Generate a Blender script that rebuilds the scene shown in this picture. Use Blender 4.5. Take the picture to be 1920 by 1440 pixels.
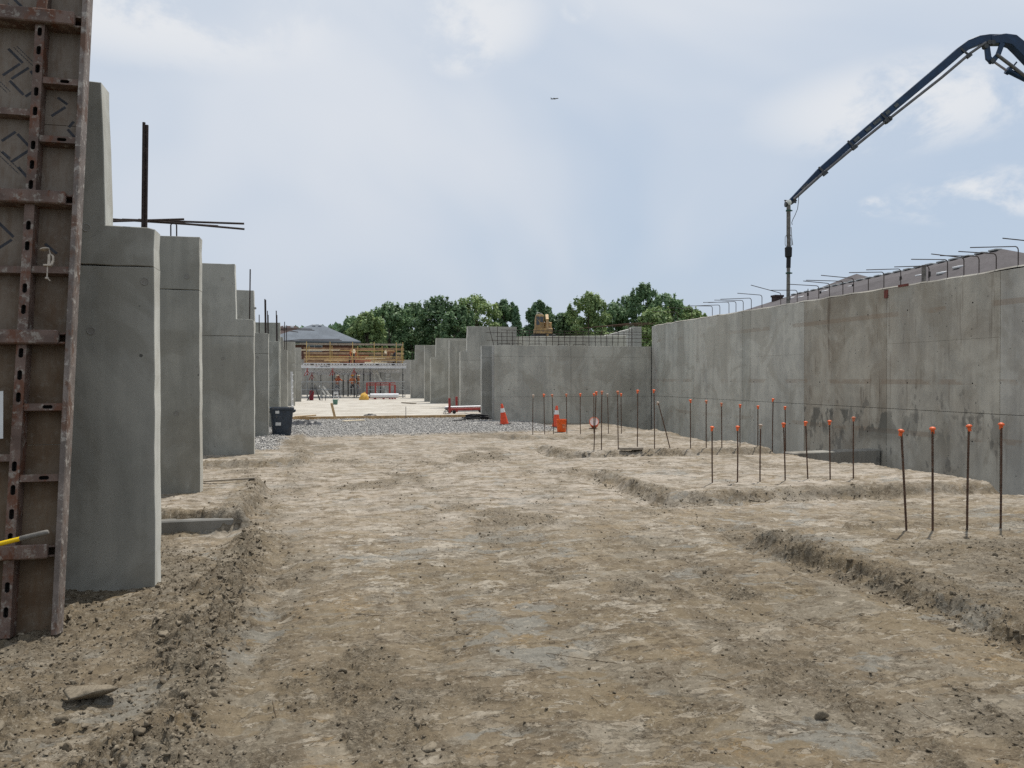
import bpy, bmesh, math, random
import numpy as np
from mathutils import Vector, Matrix, Euler
PI = math.pi
R = math.radians
random.seed(7)
for o in list(bpy.data.objects):
    bpy.data.objects.remove(o, do_unlink=True)
SC = bpy.context.scene
COL = SC.collection

# ------------------------------------------------------------------ camera
YAW = math.atan(350 / 1450)
cam_d = bpy.data.cameras.new('camera')
cam_d.sensor_fit = 'HORIZONTAL'
cam_d.sensor_width = 36.0
cam_d.lens = 1450 / 1920 * 36.0
cam_d.clip_start = 0.05
cam_d.clip_end = 9000
cam = bpy.data.objects.new('camera', cam_d)
COL.objects.link(cam)
cam.location = (0, 0, 1.65)
cam.rotation_euler = (R(90) - math.atan(11 / 1450), 0, -YAW)
SC.camera = cam

# ------------------------------------------------------------------ sky, sun, exposure
SUN_EL, SUN_AZ = R(65), R(46)
SC.view_settings.view_transform = 'Standard'
SC.view_settings.look = 'None'
SC.view_settings.exposure = 0.0
SC.view_settings.gamma = 1.0
SC.view_settings.use_curve_mapping = False
SC.render.filter_size = 1.0
SC.cycles.use_denoising = False
sun_d = bpy.data.lights.new('sun', 'SUN')
sun_d.energy = 4.0
sun_d.angle = R(0.8)
sun_d.color = (1.0, 0.95, 0.87)
sun = bpy.data.objects.new('sun', sun_d)
COL.objects.link(sun)
sv = Vector((math.sin(SUN_AZ) * math.cos(SUN_EL), math.cos(SUN_AZ) * math.cos(SUN_EL), math.sin(SUN_EL)))
sun.location = sv * 200
sun.rotation_euler = sv.to_track_quat('Z', 'Y').to_euler()

SKY_K = 0.1
world = bpy.data.worlds.new('World')
SC.world = world
world.use_nodes = True
wn = world.node_tree
for n in list(wn.nodes):
    wn.nodes.remove(n)


class NT:
    """small helper to write node trees"""
    def __init__(s, nt):
        s.nt = nt

    def n(s, typ, **kw):
        nd = s.nt.nodes.new(typ)
        for k, v in kw.items():
            setattr(nd, k, v)
        return nd

    def put(s, sock, v):
        if isinstance(v, bpy.types.NodeSocket):
            s.nt.links.new(v, sock)
        elif v is not None:
            if sock.type == 'RGBA' and len(v) == 3:
                v = (*v, 1.0)
            sock.default_value = v

    def math(s, op, a, b=None, c=None, clamp=False):
        nd = s.n('ShaderNodeMath', operation=op, use_clamp=clamp)
        s.put(nd.inputs[0], a)
        if b is not None:
            s.put(nd.inputs[1], b)
        if c is not None:
            s.put(nd.inputs[2], c)
        return nd.outputs[0]

    def vmath(s, op, a, b=None, out=0):
        nd = s.n('ShaderNodeVectorMath', operation=op)
        s.put(nd.inputs[0], a)
        if b is not None:
            s.put(nd.inputs[1], b)
        return nd.outputs[out]

    def mix(s, f, a, b, blend='MIX'):
        nd = s.n('ShaderNodeMix', data_type='RGBA', blend_type=blend)
        s.put(nd.inputs[0], f)
        s.put(nd.inputs[6], a)
        s.put(nd.inputs[7], b)
        return nd.outputs[2]

    def noise(s, vec, scale, detail=4.0, rough=0.55, dist=0.0):
        nd = s.n('ShaderNodeTexNoise')
        s.put(nd.inputs['Vector'], vec)
        nd.inputs['Scale'].default_value = scale
        nd.inputs['Detail'].default_value = detail
        nd.inputs['Roughness'].default_value = rough
        nd.inputs['Distortion'].default_value = dist
        return nd.outputs['Fac']

    def voro(s, vec, scale, feature='F1'):
        nd = s.n('ShaderNodeTexVoronoi', feature=feature)
        s.put(nd.inputs['Vector'], vec)
        nd.inputs['Scale'].default_value = scale
        return nd

    def rmap(s, v, a, b, c=0.0, d=1.0, smooth=True):
        nd = s.n('ShaderNodeMapRange', interpolation_type='SMOOTHSTEP' if smooth else 'LINEAR')
        s.put(nd.inputs[0], v)
        for i, x in enumerate((a, b, c, d)):
            nd.inputs[i + 1].default_value = x
        return nd.outputs[0]

    def map(s, vec, scale=(1, 1, 1), loc=(0, 0, 0), rot=(0, 0, 0)):
        nd = s.n('ShaderNodeMapping')
        s.put(nd.inputs[0], vec)
        nd.inputs[1].default_value = loc
        nd.inputs[2].default_value = rot
        nd.inputs[3].default_value = scale
        return nd.outputs[0]

    def sep(s, vec):
        nd = s.n('ShaderNodeSeparateXYZ')
        s.put(nd.inputs[0], vec)
        return nd.outputs


W = NT(wn)
sky = W.n('ShaderNodeTexSky', sky_type='NISHITA', sun_disc=False, sun_elevation=SUN_EL, sun_rotation=SUN_AZ,
          altitude=100, air_density=1.0, dust_density=1.6, ozone_density=1.0)
dirv = W.n('ShaderNodeTexCoord').outputs['Generated']
sx, sy, sz = W.sep(dirv)
zc = W.math('ADD', W.math('MAXIMUM', sz, 0.0), 0.5)
plane = W.n('ShaderNodeCombineXYZ')
W.put(plane.inputs[0], W.math('DIVIDE', sx, zc))
W.put(plane.inputs[1], W.math('DIVIDE', sy, zc))
veil_n = W.noise(W.map(plane.outputs[0], loc=(0.0, 0.0, 0)), 1.05, 4, 0.48, 0.7)
veil = W.rmap(veil_n, 0.36, 0.62, 0.42, 0.95)
blue = W.vmath('SCALE', sky.outputs[0])
blue.node.inputs[3].default_value = 1.0
clear = W.mix(0.75, blue, (3.5, 5.0, 6.9))
# the veil of thin cloud whitens the sky evenly
haze_col = W.mix(W.rmap(sz, 0.0, 0.45), (6.55, 7.0, 7.7), (7.3, 7.65, 8.2))
c1 = W.mix(W.math('MULTIPLY', W.rmap(sz, 0.0, 0.17, 1.0, 0.0), 0.75), W.mix(veil, clear, haze_col), (5.5, 6.1, 7.0))
# small cumulus scattered through the sky
cum_n = W.noise(W.map(plane.outputs[0], loc=(3.1, 1.7, 0)), 5.5, 7, 0.62, 0.25)


def cumulus(dx, dy, dz, rx, rz, thr):
    """one small cloud: a soft patch of broken noise around a direction"""
    v = W.vmath('SUBTRACT', dirv, (dx, dy, dz))
    h = Vector((dy, -dx, 0)).normalized()
    a = W.math('DIVIDE', W.vmath('DOT_PRODUCT', v, tuple(h), out=1), rx)
    b = W.math('DIVIDE', W.sep(v)[2], rz)
    r2 = W.math('ADD', W.math('MULTIPLY', a, a), W.math('MULTIPLY', b, b))
    soft = W.rmap(r2, 0.0, 1.0, 1.0, 0.0)
    m = W.math('MULTIPLY', soft, W.rmap(cum_n, thr, thr + 0.16))
    return m


puffs = [(0.161, 0.893, 0.420, 0.11, 0.060, 0.38), (0.156, 0.910, 0.385, 0.055, 0.030, 0.40), (0.286, 0.857, 0.428, 0.024, 0.016, 0.38),
         (0.693, 0.694, 0.198, 0.12, 0.036, 0.45), (0.613, 0.765, 0.197, 0.028, 0.014, 0.47), (-0.125, 0.894, 0.430, 0.10, 0.03, 0.46),
         (-0.55, 0.75, 0.30, 0.15, 0.05, 0.40), (-0.8, 0.2, 0.4, 0.2, 0.06, 0.40), (0.9, -0.2, 0.38, 0.2, 0.06, 0.40), (0.2, -0.9, 0.4, 0.25, 0.07, 0.40), (-0.6, -0.7, 0.3, 0.2, 0.06, 0.40)]
c2 = c1
for p in puffs:
    c2 = W.mix(W.math('MULTIPLY', cumulus(*p), 0.9), c2, (7.9, 8.1, 8.4))
bg = W.n('ShaderNodeBackground')
W.put(bg.inputs[0], c2)
bg.inputs[1].default_value = SKY_K
wo = W.n('ShaderNodeOutputWorld')
wn.links.new(bg.outputs[0], wo.inputs[0])

# ------------------------------------------------------------------ object helpers


def setp(o, label=None, cat=None, group=None, kind=None):
    if label:
        o['label'] = label
    if cat:
        o['category'] = cat
    if group:
        o['group'] = group
    if kind:
        o['kind'] = kind
    return o


def thing(name, label, cat, loc=(0, 0, 0), rot=(0, 0, 0), group=None):
    o = bpy.data.objects.new(name, None)
    COL.objects.link(o)
    o.empty_display_size = 0.1
    o.location = loc
    o.rotation_euler = rot
    return setp(o, label, cat, group)


def copy_tree(o, parent=None):
    c = o.copy()
    COL.objects.link(c)
    c.parent = parent
    for ch in list(o.children):
        copy_tree(ch, c)
    return c


class MB:
    """collects shapes into one mesh"""
    def __init__(s, org=(0, 0, 0)):
        s.v, s.f, s.m = [], [], []
        s.org = Vector(org)

    def add(s, vs, fs, mi=0):
        b = len(s.v)
        s.v += [Vector(p) for p in vs]
        s.f += [[b + i for i in f] for f in fs]
        s.m += [mi] * len(fs)
        return s

    def box(s, c, d, rot=None, mi=0):
        hx, hy, hz = d[0] / 2, d[1] / 2, d[2] / 2
        vs = [Vector((x, y, z)) for x in (-hx, hx) for y in (-hy, hy) for z in (-hz, hz)]
        if rot is not None:
            vs = [rot @ v for v in vs]
        c = Vector(c)
        return s.add([v + c for v in vs], [(0, 1, 3, 2), (4, 6, 7, 5), (0, 4, 5, 1), (2, 3, 7, 6), (0, 2, 6, 4), (1, 5, 7, 3)], mi)

    def mm(s, x0, x1, y0, y1, z0, z1, mi=0):
        return s.box(((x0 + x1) / 2, (y0 + y1) / 2, (z0 + z1) / 2), (x1 - x0, y1 - y0, z1 - z0), None, mi)

    def beam(s, p, q, w, h, up=(0, 0, 1), mi=0):
        p, q = Vector(p), Vector(q)
        d = (q - p)
        L = d.length
        d.normalize()
        side = d.cross(Vector(up))
        if side.length < 1e-4:
            side = d.cross(Vector((1, 0, 0)))
        side.normalize()
        u = side.cross(d)
        M = Matrix((d, side, u)).transposed()
        return s.box((p + q) / 2, (L, w, h), M, mi)

    def tube(s, pts, r, n=8, mi=0, caps=True):
        pts = [Vector(p) for p in pts]
        k = len(pts)
        rs = r if isinstance(r, (list, tuple)) else [r] * k
        rings = []
        prev = None
        for i, p in enumerate(pts):
            d = (pts[min(i + 1, k - 1)] - pts[max(i - 1, 0)]).normalized()
            if prev is None:
                a = d.cross(Vector((0, 0, 1)))
                if a.length < 1e-3:
                    a = d.cross(Vector((1, 0, 0)))
            else:
                a = prev - d * prev.dot(d)
                if a.length < 1e-4:
                    a = d.cross(Vector((0, 0, 1)))
            a.normalize()
            prev = a
            b = d.cross(a)
            rings.append([p + (a * math.cos(2 * PI * j / n) + b * math.sin(2 * PI * j / n)) * rs[i] for j in range(n)])
        vs = [v for rg in rings for v in rg]
        fs = [(i * n + j, i * n + (j + 1) % n, (i + 1) * n + (j + 1) % n, (i + 1) * n + j) for i in range(k - 1) for j in range(n)]
        if caps:
            fs.append(list(range(n))[::-1])
            fs.append([(k - 1) * n + j for j in range(n)])
        return s.add(vs, fs, mi)

    def lathe(s, prof, n=16, M=None, mi=0):
        k = len(prof)
        vs = [Vector((r * math.cos(2 * PI * j / n), r * math.sin(2 * PI * j / n), z)) for r, z in prof for j in range(n)]
        if M is not None:
            vs = [M @ v for v in vs]
        fs = [(i * n + j, i * n + (j + 1) % n, (i + 1) * n + (j + 1) % n, (i + 1) * n + j) for i in range(k - 1) for j in range(n)]
        return s.add(vs, fs, mi)

    def sweep(s, pts, ws, ds, side, mi=0):
        """rectangular section along pts in a plane with normal side"""
        pts = [Vector(p) for p in pts]
        side = Vector(side).normalized()
        k = len(pts)
        vs = []
        for i, p in enumerate(pts):
            d1 = (pts[i] - pts[i - 1]).normalized() if i else (pts[1] - pts[0]).normalized()
            d2 = (pts[i + 1] - pts[i]).normalized() if i < k - 1 else d1
            d = (d1 + d2).normalized()
            up = side.cross(d).normalized()
            cw = max(0.5, d.dot(d1))
            w, dp = ws[i] / 2 / cw, ds[i] / 2
            vs += [p + up * w + side * dp, p + up * w - side * dp, p - up * w - side * dp, p - up * w + side * dp]
        fs = [(i * 4 + j, i * 4 + (j + 1) % 4, i * 4 + 4 + (j + 1) % 4, i * 4 + 4 + j) for i in range(k - 1) for j in range(4)]
        fs += [(3, 2, 1, 0), tuple((k - 1) * 4 + j for j in range(4))]
        return s.add(vs, fs, mi)

    def prism(s, poly, y0, y1, mi=0):
        """polygon in xz pushed from y0 to y1"""
        n = len(poly)
        vs = [(x, y0, z) for x, z in poly] + [(x, y1, z) for x, z in poly]
        fs = [list(range(n))[::-1], [n + i for i in range(n)]]
        fs += [(i, (i + 1) % n, n + (i + 1) % n, n + i) for i in range(n)]
        return s.add(vs, fs, mi)

    def build(s, name, mats, parent=None, smooth=False, bevel=0.0):
        me = bpy.data.meshes.new(name)
        me.from_pydata([tuple(v - s.org) for v in s.v], [], s.f)
        mats = mats if isinstance(mats, (list, tuple)) else [mats]
        for m in mats:
            me.materials.append(m)
        if len(mats) > 1:
            me.polygons.foreach_set('material_index', s.m)
        bm = bmesh.new()
        bm.from_mesh(me)
        bmesh.ops.recalc_face_normals(bm, faces=bm.faces)
        if bevel:
            es = [e for e in bm.edges if len(e.link_faces) == 2 and e.calc_face_angle(0) > 0.5]
            bmesh.ops.bevel(bm, geom=es, offset=bevel, segments=1, affect='EDGES', clamp_overlap=True)
        bm.to_mesh(me)
        bm.free()
        if smooth:
            me.polygons.foreach_set('use_smooth', [True] * len(me.polygons))
            try:
                me.set_sharp_from_angle(angle=R(40))
            except Exception:
                pass
        me.update()
        o = bpy.data.objects.new(name, me)
        COL.objects.link(o)
        if parent is not None:
            o.parent = parent
        else:
            o.location = s.org
        return o


def raw_mesh(name, verts, faces, k, mats, smooth=False, colors=None):
    """fast mesh from numpy arrays; faces is (n,k)"""
    me = bpy.data.meshes.new(name)
    nv, nf = len(verts), len(faces)
    me.vertices.add(nv)
    me.vertices.foreach_set('co', np.asarray(verts, np.float32).ravel())
    me.loops.add(nf * k)
    me.loops.foreach_set('vertex_index', np.asarray(faces, np.int32).ravel())
    me.polygons.add(nf)
    me.polygons.foreach_set('loop_start', np.arange(0, nf * k, k, dtype=np.int32))
    me.polygons.foreach_set('loop_total', np.full(nf, k, np.int32))
    if smooth:
        me.polygons.foreach_set('use_smooth', np.ones(nf, bool))
    for m in (mats if isinstance(mats, (list, tuple)) else [mats]):
        me.materials.append(m)
    me.update(calc_edges=True)
    for nm, arr in (colors or {}).items():
        ca = me.color_attributes.new(nm, 'FLOAT_COLOR', 'POINT')
        ca.data.foreach_set('color', np.asarray(arr, np.float32).ravel())
    o = bpy.data.objects.new(name, me)
    COL.objects.link(o)
    return o


# ------------------------------------------------------------------ materials
def new_mat(name, rough=0.8, spec=0.3, metal=0.0):
    m = bpy.data.materials.new(name)
    m.use_nodes = True
    nt = m.node_tree
    b = nt.nodes['Principled BSDF']
    b.inputs['Roughness'].default_value = rough
    b.inputs['Specular IOR Level'].default_value = spec
    b.inputs['Metallic'].default_value = metal
    return m, NT(nt), b


def bump(N, b, h, strength=0.3, dist=0.01):
    nd = N.n('ShaderNodeBump')
    nd.inputs['Strength'].default_value = strength
    nd.inputs['Distance'].default_value = dist
    N.put(nd.inputs['Height'], h)
    N.nt.links.new(nd.outputs[0], b.inputs['Normal'])


def plain(name, col, rough=0.7, metal=0.0, var=0.25, scale=6.0, spec=0.3, dirt=None, dirt_amt=0.0):
    m, N, b = new_mat(name, rough, spec, metal)
    pos = N.n('ShaderNodeNewGeometry').outputs['Position']
    n1 = N.noise(pos, scale, 5, 0.6)
    lo = tuple(c * (1 - var) for c in col)
    hi = tuple(min(1, c * (1 + var)) for c in col)
    c = N.mix(N.rmap(n1, 0.3, 0.7), lo, hi)
    if dirt:
        d = N.rmap(N.noise(pos, scale * 2.3, 6, 0.65), 0.62 - dirt_amt * 0.3, 0.72 - dirt_amt * 0.2)
        c = N.mix(d, c, dirt)
    N.put(b.inputs['Base Color'], c)
    N.put(b.inputs['Roughness'], N.rmap(n1, 0.2, 0.8, max(0.05, rough - 0.12), min(1, rough + 0.12)))
    bump(N, b, N.noise(pos, scale * 8, 3), 0.15, 0.004)
    return m


def concrete(name, light=(0.375, 0.366, 0.338), dark=(0.268, 0.264, 0.245), brown=False, pores=1.0):
    m, N, b = new_mat(name, 0.85, 0.25)
    pos = N.n('ShaderNodeNewGeometry').outputs['Position']
    info = N.n('ShaderNodeObjectInfo')
    big = N.noise(pos, 0.55, 6, 0.6, 0.4)
    mid = N.noise(pos, 3.5, 5, 0.6)
    streak = N.noise(N.map(pos, (3.0, 3.0, 0.22)), 1.6, 5, 0.6)
    cloud = N.noise(N.map(pos, (1, 1, .7)), 1.5, 3, 0.5, 1.0)
    f = N.math('ADD', N.math('MULTIPLY', big, 0.40), N.math('MULTIPLY', streak, 0.34))
    f = N.math('ADD', f, N.math('MULTIPLY', mid, 0.16))
    f = N.math('ADD', f, N.math('MULTIPLY', cloud, 0.14))
    c = N.mix(N.rmap(f, 0.42, 0.60), dark, light)
    blot = N.noise(N.map(pos, (1, 1, 0.8), (7, 3, 2)), 0.9, 7, 0.62, 0.8)
    c = N.mix(N.math('MULTIPLY', N.rmap(blot, 0.49, 0.57), 0.42), c, tuple(x * k for x, k in zip(dark, (0.80, 0.76, 0.70))))
    c = N.mix(N.math('MULTIPLY', N.rmap(blot, 0.44, 0.38), 0.38), c, tuple(x * 1.12 for x in light))
    fine = N.noise(pos, 55, 3, 0.6)
    c = N.mix(N.math('MULTIPLY', N.rmap(fine, 0.45, 0.75), 0.12), c, tuple(x * 0.72 for x in dark))
    c = N.mix(1.0, c, info.outputs['Color'], 'MULTIPLY')
    if brown:
        amt = N.math('SUBTRACT', 1.0, info.outputs['Alpha'])
        px, py, pz = N.sep(pos)
        bn = N.noise(N.map(pos, (1, 1, 0.6)), 1.3, 6, 0.65, 0.6)
        stain = N.math('MULTIPLY', N.rmap(bn, 0.40, 0.66), amt)
        c = N.mix(N.math('MULTIPLY', stain, 0.62), c, (0.185, 0.135, 0.090))
        rn = N.noise(N.map(pos, (0.8, 0.8, 1.2)), 1.0, 6, 0.62)
        for zt in (0.50, 1.58, 3.04):
            band = N.rmap(N.math('ABSOLUTE', N.math('SUBTRACT', N.math('ADD', pz, N.math('MULTIPLY', mid, 0.015)), zt)), 0.045, 0.060, 1, 0)
            bm_ = N.math('MULTIPLY', band, N.math('MULTIPLY', N.rmap(rn, 0.48, 0.54), N.rmap(amt, 0.0, 0.12)))
            c = N.mix(N.math('MULTIPLY', bm_, 0.42), c, (0.27, 0.195, 0.135))
        # drips and honeycombing
        dn = N.noise(N.map(pos, (9, 9, 0.5)), 1.0, 4, 0.6)
        dr = N.math('MULTIPLY', N.rmap(dn, 0.57, 0.63), N.rmap(bn, 0.42, 0.55))
        c = N.mix(N.math('MULTIPLY', N.math('MULTIPLY', dr, amt), 0.7), c, (0.085, 0.058, 0.040))
        # damp patches hanging below the lift joint
        wn_ = N.noise(N.map(pos, (2.2, 2.2, 1.1)), 1.0, 5, 0.6, 0.3)
        lowz = N.math('MULTIPLY', N.rmap(pz, 0.05, 0.6), N.rmap(pz, 0.88, 0.95, 1, 0))
        wet = N.math('MULTIPLY', N.rmap(wn_, 0.50, 0.54), N.math('MULTIPLY', lowz, N.rmap(amt, 0.25, 0.5)))
        c = N.mix(N.math('MULTIPLY', wet, 0.7), c, (0.095, 0.095, 0.085))
        wet2 = N.math('MULTIPLY', N.rmap(N.noise(N.map(pos, (2.6, 2.6, 1.6)), 1.1, 5, 0.6), 0.60, 0.63), N.rmap(pz, 1.1, 1.7, 1, 0))
        c = N.mix(N.math('MULTIPLY', N.math('MULTIPLY', wet2, N.rmap(amt, 0.1, 0.4)), 0.5), c, (0.11, 0.105, 0.095))
    # air holes left by the pour
    v = N.voro(pos, 7.0)
    vs = N.sep(v.outputs['Color'])
    rad = N.math('MULTIPLY', N.rmap(vs[0], 0.50, 1.0, 0.0, 0.095, False), pores)
    pore = N.math('LESS_THAN', v.outputs['Distance'], rad)
    v2 = N.voro(pos, 24.0)
    vs2 = N.sep(v2.outputs['Color'])
    pore2 = N.math('LESS_THAN', v2.outputs['Distance'], N.math('MULTIPLY', N.rmap(vs2[1], 0.72, 1.0, 0.0, 0.13, False), pores))
    pp = N.math('MAXIMUM', pore, pore2)
    c = N.mix(N.math('MULTIPLY', pp, 0.8), c, (0.05, 0.05, 0.047))
    N.put(b.inputs['Base Color'], c)
    N.put(b.inputs['Roughness'], N.rmap(mid, 0.3, 0.7, 0.75, 0.95))
    h = N.math('SUBTRACT', N.math('ADD', N.math('MULTIPLY', fine, 0.08), mid), N.math('MULTIPLY', pp, 1.5))
    bump(N, b, h, 0.22, 0.006)
    return m


M_FIN = concrete('fin_concrete')
M_WALL = concrete('wall_concrete', (0.525, 0.508, 0.452), (0.380, 0.370, 0.335), brown=True)
M_NEW = concrete('pale_concrete', (0.60, 0.585, 0.545), (0.48, 0.47, 0.44), pores=.7)
M_SLAB = concrete('slab_concrete', (0.485, 0.455, 0.40), (0.37, 0.343, 0.30), pores=0.0)
M_GROOVE = plain('joint_concrete', (0.12, 0.118, 0.11), 0.95)
M_HOLE = plain('tie_hole_plug', (0.035, 0.033, 0.03), 0.95)
M_REBAR = plain('rusty_rebar', (0.105, 0.062, 0.042), 0.75, 0.35, 0.45, 30, dirt=(0.17, 0.155, 0.14), dirt_amt=0.25)
M_REBARD = plain('dark_rebar', (0.055, 0.042, 0.038), 0.7, 0.4, 0.4, 30)
M_CAP = plain('orange_plastic_cap', (0.72, 0.13, 0.035), 0.45, 0, 0.12, 12, dirt=(0.45, 0.30, 0.2), dirt_amt=0.1)
M_CAPD = plain('dusty_orange_cap', (0.55, 0.145, 0.06), 0.6, 0, 0.2, 25, dirt=(0.36, 0.26, 0.19), dirt_amt=0.5)
M_CAPG = plain('weathered_cap', (0.42, 0.33, 0.26), 0.6)
M_ORANGE = plain('orange_plastic', (0.80, 0.125, 0.02), 0.42, 0, 0.1, 9, dirt=(0.5, 0.25, 0.12), dirt_amt=0.12)
M_CONE = plain('cone_rubber', (0.72, 0.085, 0.035), 0.5, 0, 0.12, 9, dirt=(0.42, 0.2, 0.13), dirt_amt=0.12)
M_REFL = plain('white_collar', (0.72, 0.72, 0.70), 0.4, 0, 0.08)
M_BLACK = plain('black_rubber', (0.018, 0.018, 0.02), 0.6, 0, 0.3)
M_BIN = plain('grey_bin_plastic', (0.042, 0.055, 0.074), 0.5, 0, 0.2, 8, dirt=(0.13, 0.12, 0.11), dirt_amt=0.12)
M_STICK = plain('white_sticker', (0.62, 0.63, 0.63), 0.5, 0, 0.06)
M_WOOD = plain('new_lumber', (0.47, 0.32, 0.165), 0.75, 0, 0.22, 5)
M_WOODP = plain('pale_lumber', (0.62, 0.53, 0.38), 0.75, 0, 0.15, 5)
M_WOODG = plain('weathered_lumber', (0.27, 0.235, 0.19), 0.85, 0, 0.25, 5)
M_PLYB = plain('brown_form_ply', (0.27, 0.17, 0.10), 0.75, 0, 0.3, 3)
M_PLYR = plain('reddish_form_ply', (0.36, 0.15, 0.10), 0.75, 0, 0.3, 3)
M_PLYT = plain('tan_form_ply', (0.33, 0.235, 0.15), 0.75, 0, 0.3, 3)
M_YEL = plain('yellow_steel_paint', (0.50, 0.36, 0.14), 0.5, 0.1, 0.2, 8, dirt=(0.3, 0.2, 0.09), dirt_amt=0.2)
M_RED = plain('red_steel_paint', (0.31, 0.055, 0.05), 0.5, 0.1, 0.2, 8)
M_STEEL = plain('grey_steel', (0.32, 0.33, 0.33), 0.45, 0.6, 0.2, 8)
M_STEELD = plain('dark_steel', (0.07, 0.072, 0.075), 0.5, 0.5, 0.3, 8)
M_ALU = plain('white_aluminium', (0.66, 0.67, 0.69), 0.45, 0.15, 0.08, 5)
M_WHITE = plain('white_pipe', (0.72, 0.72, 0.68), 0.4, 0, 0.06)
M_BOOM = plain('navy_paint', (0.018, 0.042, 0.090), 0.4, 0.1, 0.25, 4)
M_PIPE = plain('concrete_line_steel', (0.145, 0.14, 0.145), 0.5, 0.4, 0.25, 5)
M_HOSE = plain('grimy_hose', (0.16, 0.15, 0.14), 0.7, 0.1, 0.4, 9)
M_GREENC = plain('green_clamp', (0.03, 0.085, 0.06), 0.5, 0.2)
M_TARP = plain('black_sheet', (0.012, 0.012, 0.014), 0.42, 0, 0.3)
M_GLASS = plain('dark_window', (0.05, 0.06, 0.07), 0.12, 0, 0.2, spec=0.6)
M_CAT = plain('machine_yellow', (0.44, 0.29, 0.13), 0.55, 0.1, 0.35, 3, dirt=(0.30, 0.21, 0.13), dirt_amt=0.6)
M_GREENB = plain('green_plastic', (0.10, 0.205, 0.165), 0.5)
M_BAG = plain('yellow_bag', (0.60, 0.36, 0.075), 0.75, 0, 0.25, 6)


def shingle_mat(name, col):
    m, N, b = new_mat(name, 0.9, 0.2)
    tc = N.n('ShaderNodeNewGeometry').outputs['Position']
    px, py, pz = N.sep(tc)
    n1 = N.noise(tc, 0.6, 5, 0.6)
    n2 = N.noise(N.map(tc, (1, 1, 5)), 5, 3, 0.6)
    row = N.math('FRACT', N.math('MULTIPLY', pz, 13.0))
    c = N.mix(N.rmap(n1, 0.3, 0.7), tuple(x * 0.85 for x in col), tuple(x * 1.12 for x in col))
    c = N.mix(N.math('MULTIPLY', N.rmap(n2, 0.4, 0.7), 0.5), c, tuple(x * 0.6 for x in col))
    c = N.mix(N.math('MULTIPLY', N.rmap(row, 0.0, 0.25, 1, 0), 0.4), c, tuple(x * 0.5 for x in col))
    N.put(b.inputs['Base Color'], c)
    bump(N, b, n2, 0.4, 0.02)
    return m


M_SHG = shingle_mat('grey_shingles', (0.155, 0.175, 0.20))
M_SHB = shingle_mat('brown_shingles', (0.075, 0.052, 0.048))
M_SHT = shingle_mat('taupe_shingles', (0.105, 0.095, 0.098))


def brick_mat(name):
    m, N, b = new_mat(name, 0.9, 0.2)
    pos = N.n('ShaderNodeNewGeometry').outputs['Position']
    br = N.n('ShaderNodeTexBrick')
    N.put(br.inputs['Vector'], N.map(pos, (1, 1, 1), rot=(R(90), 0, 0)))
    br.inputs['Color1'].default_value = (0.17, 0.058, 0.042, 1)
    br.inputs['Color2'].default_value = (0.12, 0.045, 0.036, 1)
    br.inputs['Mortar'].default_value = (0.25, 0.2, 0.17, 1)
    br.inputs['Scale'].default_value = 4
    N.put(b.inputs['Base Color'], br.outputs[0])
    return m


M_BRICK = brick_mat('red_brick')


def form_steel(name, base, rust, splat):
    m, N, b = new_mat(name, 0.7, 0.3, 0.15)
    pos = N.n('ShaderNodeNewGeometry').outputs['Position']
    n1 = N.noise(pos, 5, 6, 0.65)
    n2 = N.noise(pos, 17, 6, 0.7)
    n3 = N.noise(N.map(pos, (1, 1, .5), loc=(4, 2, 1)), 9, 6, 0.7)
    c = N.mix(N.rmap(n1, 0.35, 0.65), base, tuple(x * 0.6 for x in base))
    c = N.mix(N.math('MULTIPLY', N.rmap(n3, 0.50, 0.62), 0.8), c, rust)
    c = N.mix(N.math('MULTIPLY', N.rmap(n2, 0.53, 0.64), 0.75), c, splat)
    N.put(b.inputs['Base Color'], c)
    bump(N, b, N.math('ADD', n2, n3), 0.5, 0.006)
    return m


M_FRAME = form_steel('form_frame_steel', (0.175, 0.122, 0.100), (0.125, 0.048, 0.024), (0.30, 0.275, 0.24))
M_RAIL = form_steel('form_rail_steel', (0.22, 0.185, 0.165), (0.12, 0.06, 0.035), (0.42, 0.39, 0.35))


def form_ply():
    m, N, b = new_mat('form_plywood', 0.8, 0.2)
    pos = N.n('ShaderNodeNewGeometry').outputs['Position']
    n1 = N.noise(pos, 1.7, 6, 0.65, 0.5)
    n2 = N.noise(N.map(pos, (9, 9, 1.2)), 3, 4, 0.6)
    n3 = N.noise(pos, 22, 5, 0.7)
    px, py, pz = N.sep(pos)
    c = N.mix(N.rmap(n1, 0.3, 0.7), (0.085, 0.055, 0.033), (0.165, 0.128, 0.092))
    up_ = N.rmap(N.math('ADD', pz, N.math('MULTIPLY', n1, 1.6)), 2.2, 4.0)
    c = N.mix(N.math('MULTIPLY', up_, 0.75), c, N.mix(n3, (0.165, 0.137, 0.112), (0.265, 0.235, 0.205)))
    c = N.mix(N.math('MULTIPLY', N.rmap(n2, 0.4, 0.7), 0.40), c, (0.10, 0.055, 0.026))
    c = N.mix(N.math('MULTIPLY', N.rmap(n3, 0.52, 0.7), 0.4), c, (0.20, 0.18, 0.15))
    N.put(b.inputs['Base Color'], c)
    bump(N, b, n3, 0.25, 0.003)
    return m


M_FPLY = form_ply()
M_PRINT = plain('dark_print', (0.042, 0.044, 0.052), 0.8, 0, 0.35, 25)

# ------------------------------------------------------------------ the ground
rng = np.random.default_rng(11)
PERM = rng.permutation(256)
PERM = np.concatenate([PERM, PERM, PERM])
GA = rng.random(256) * 2 * PI
GX, GY = np.cos(GA), np.sin(GA)
RV = rng.random((256, 3))


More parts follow.
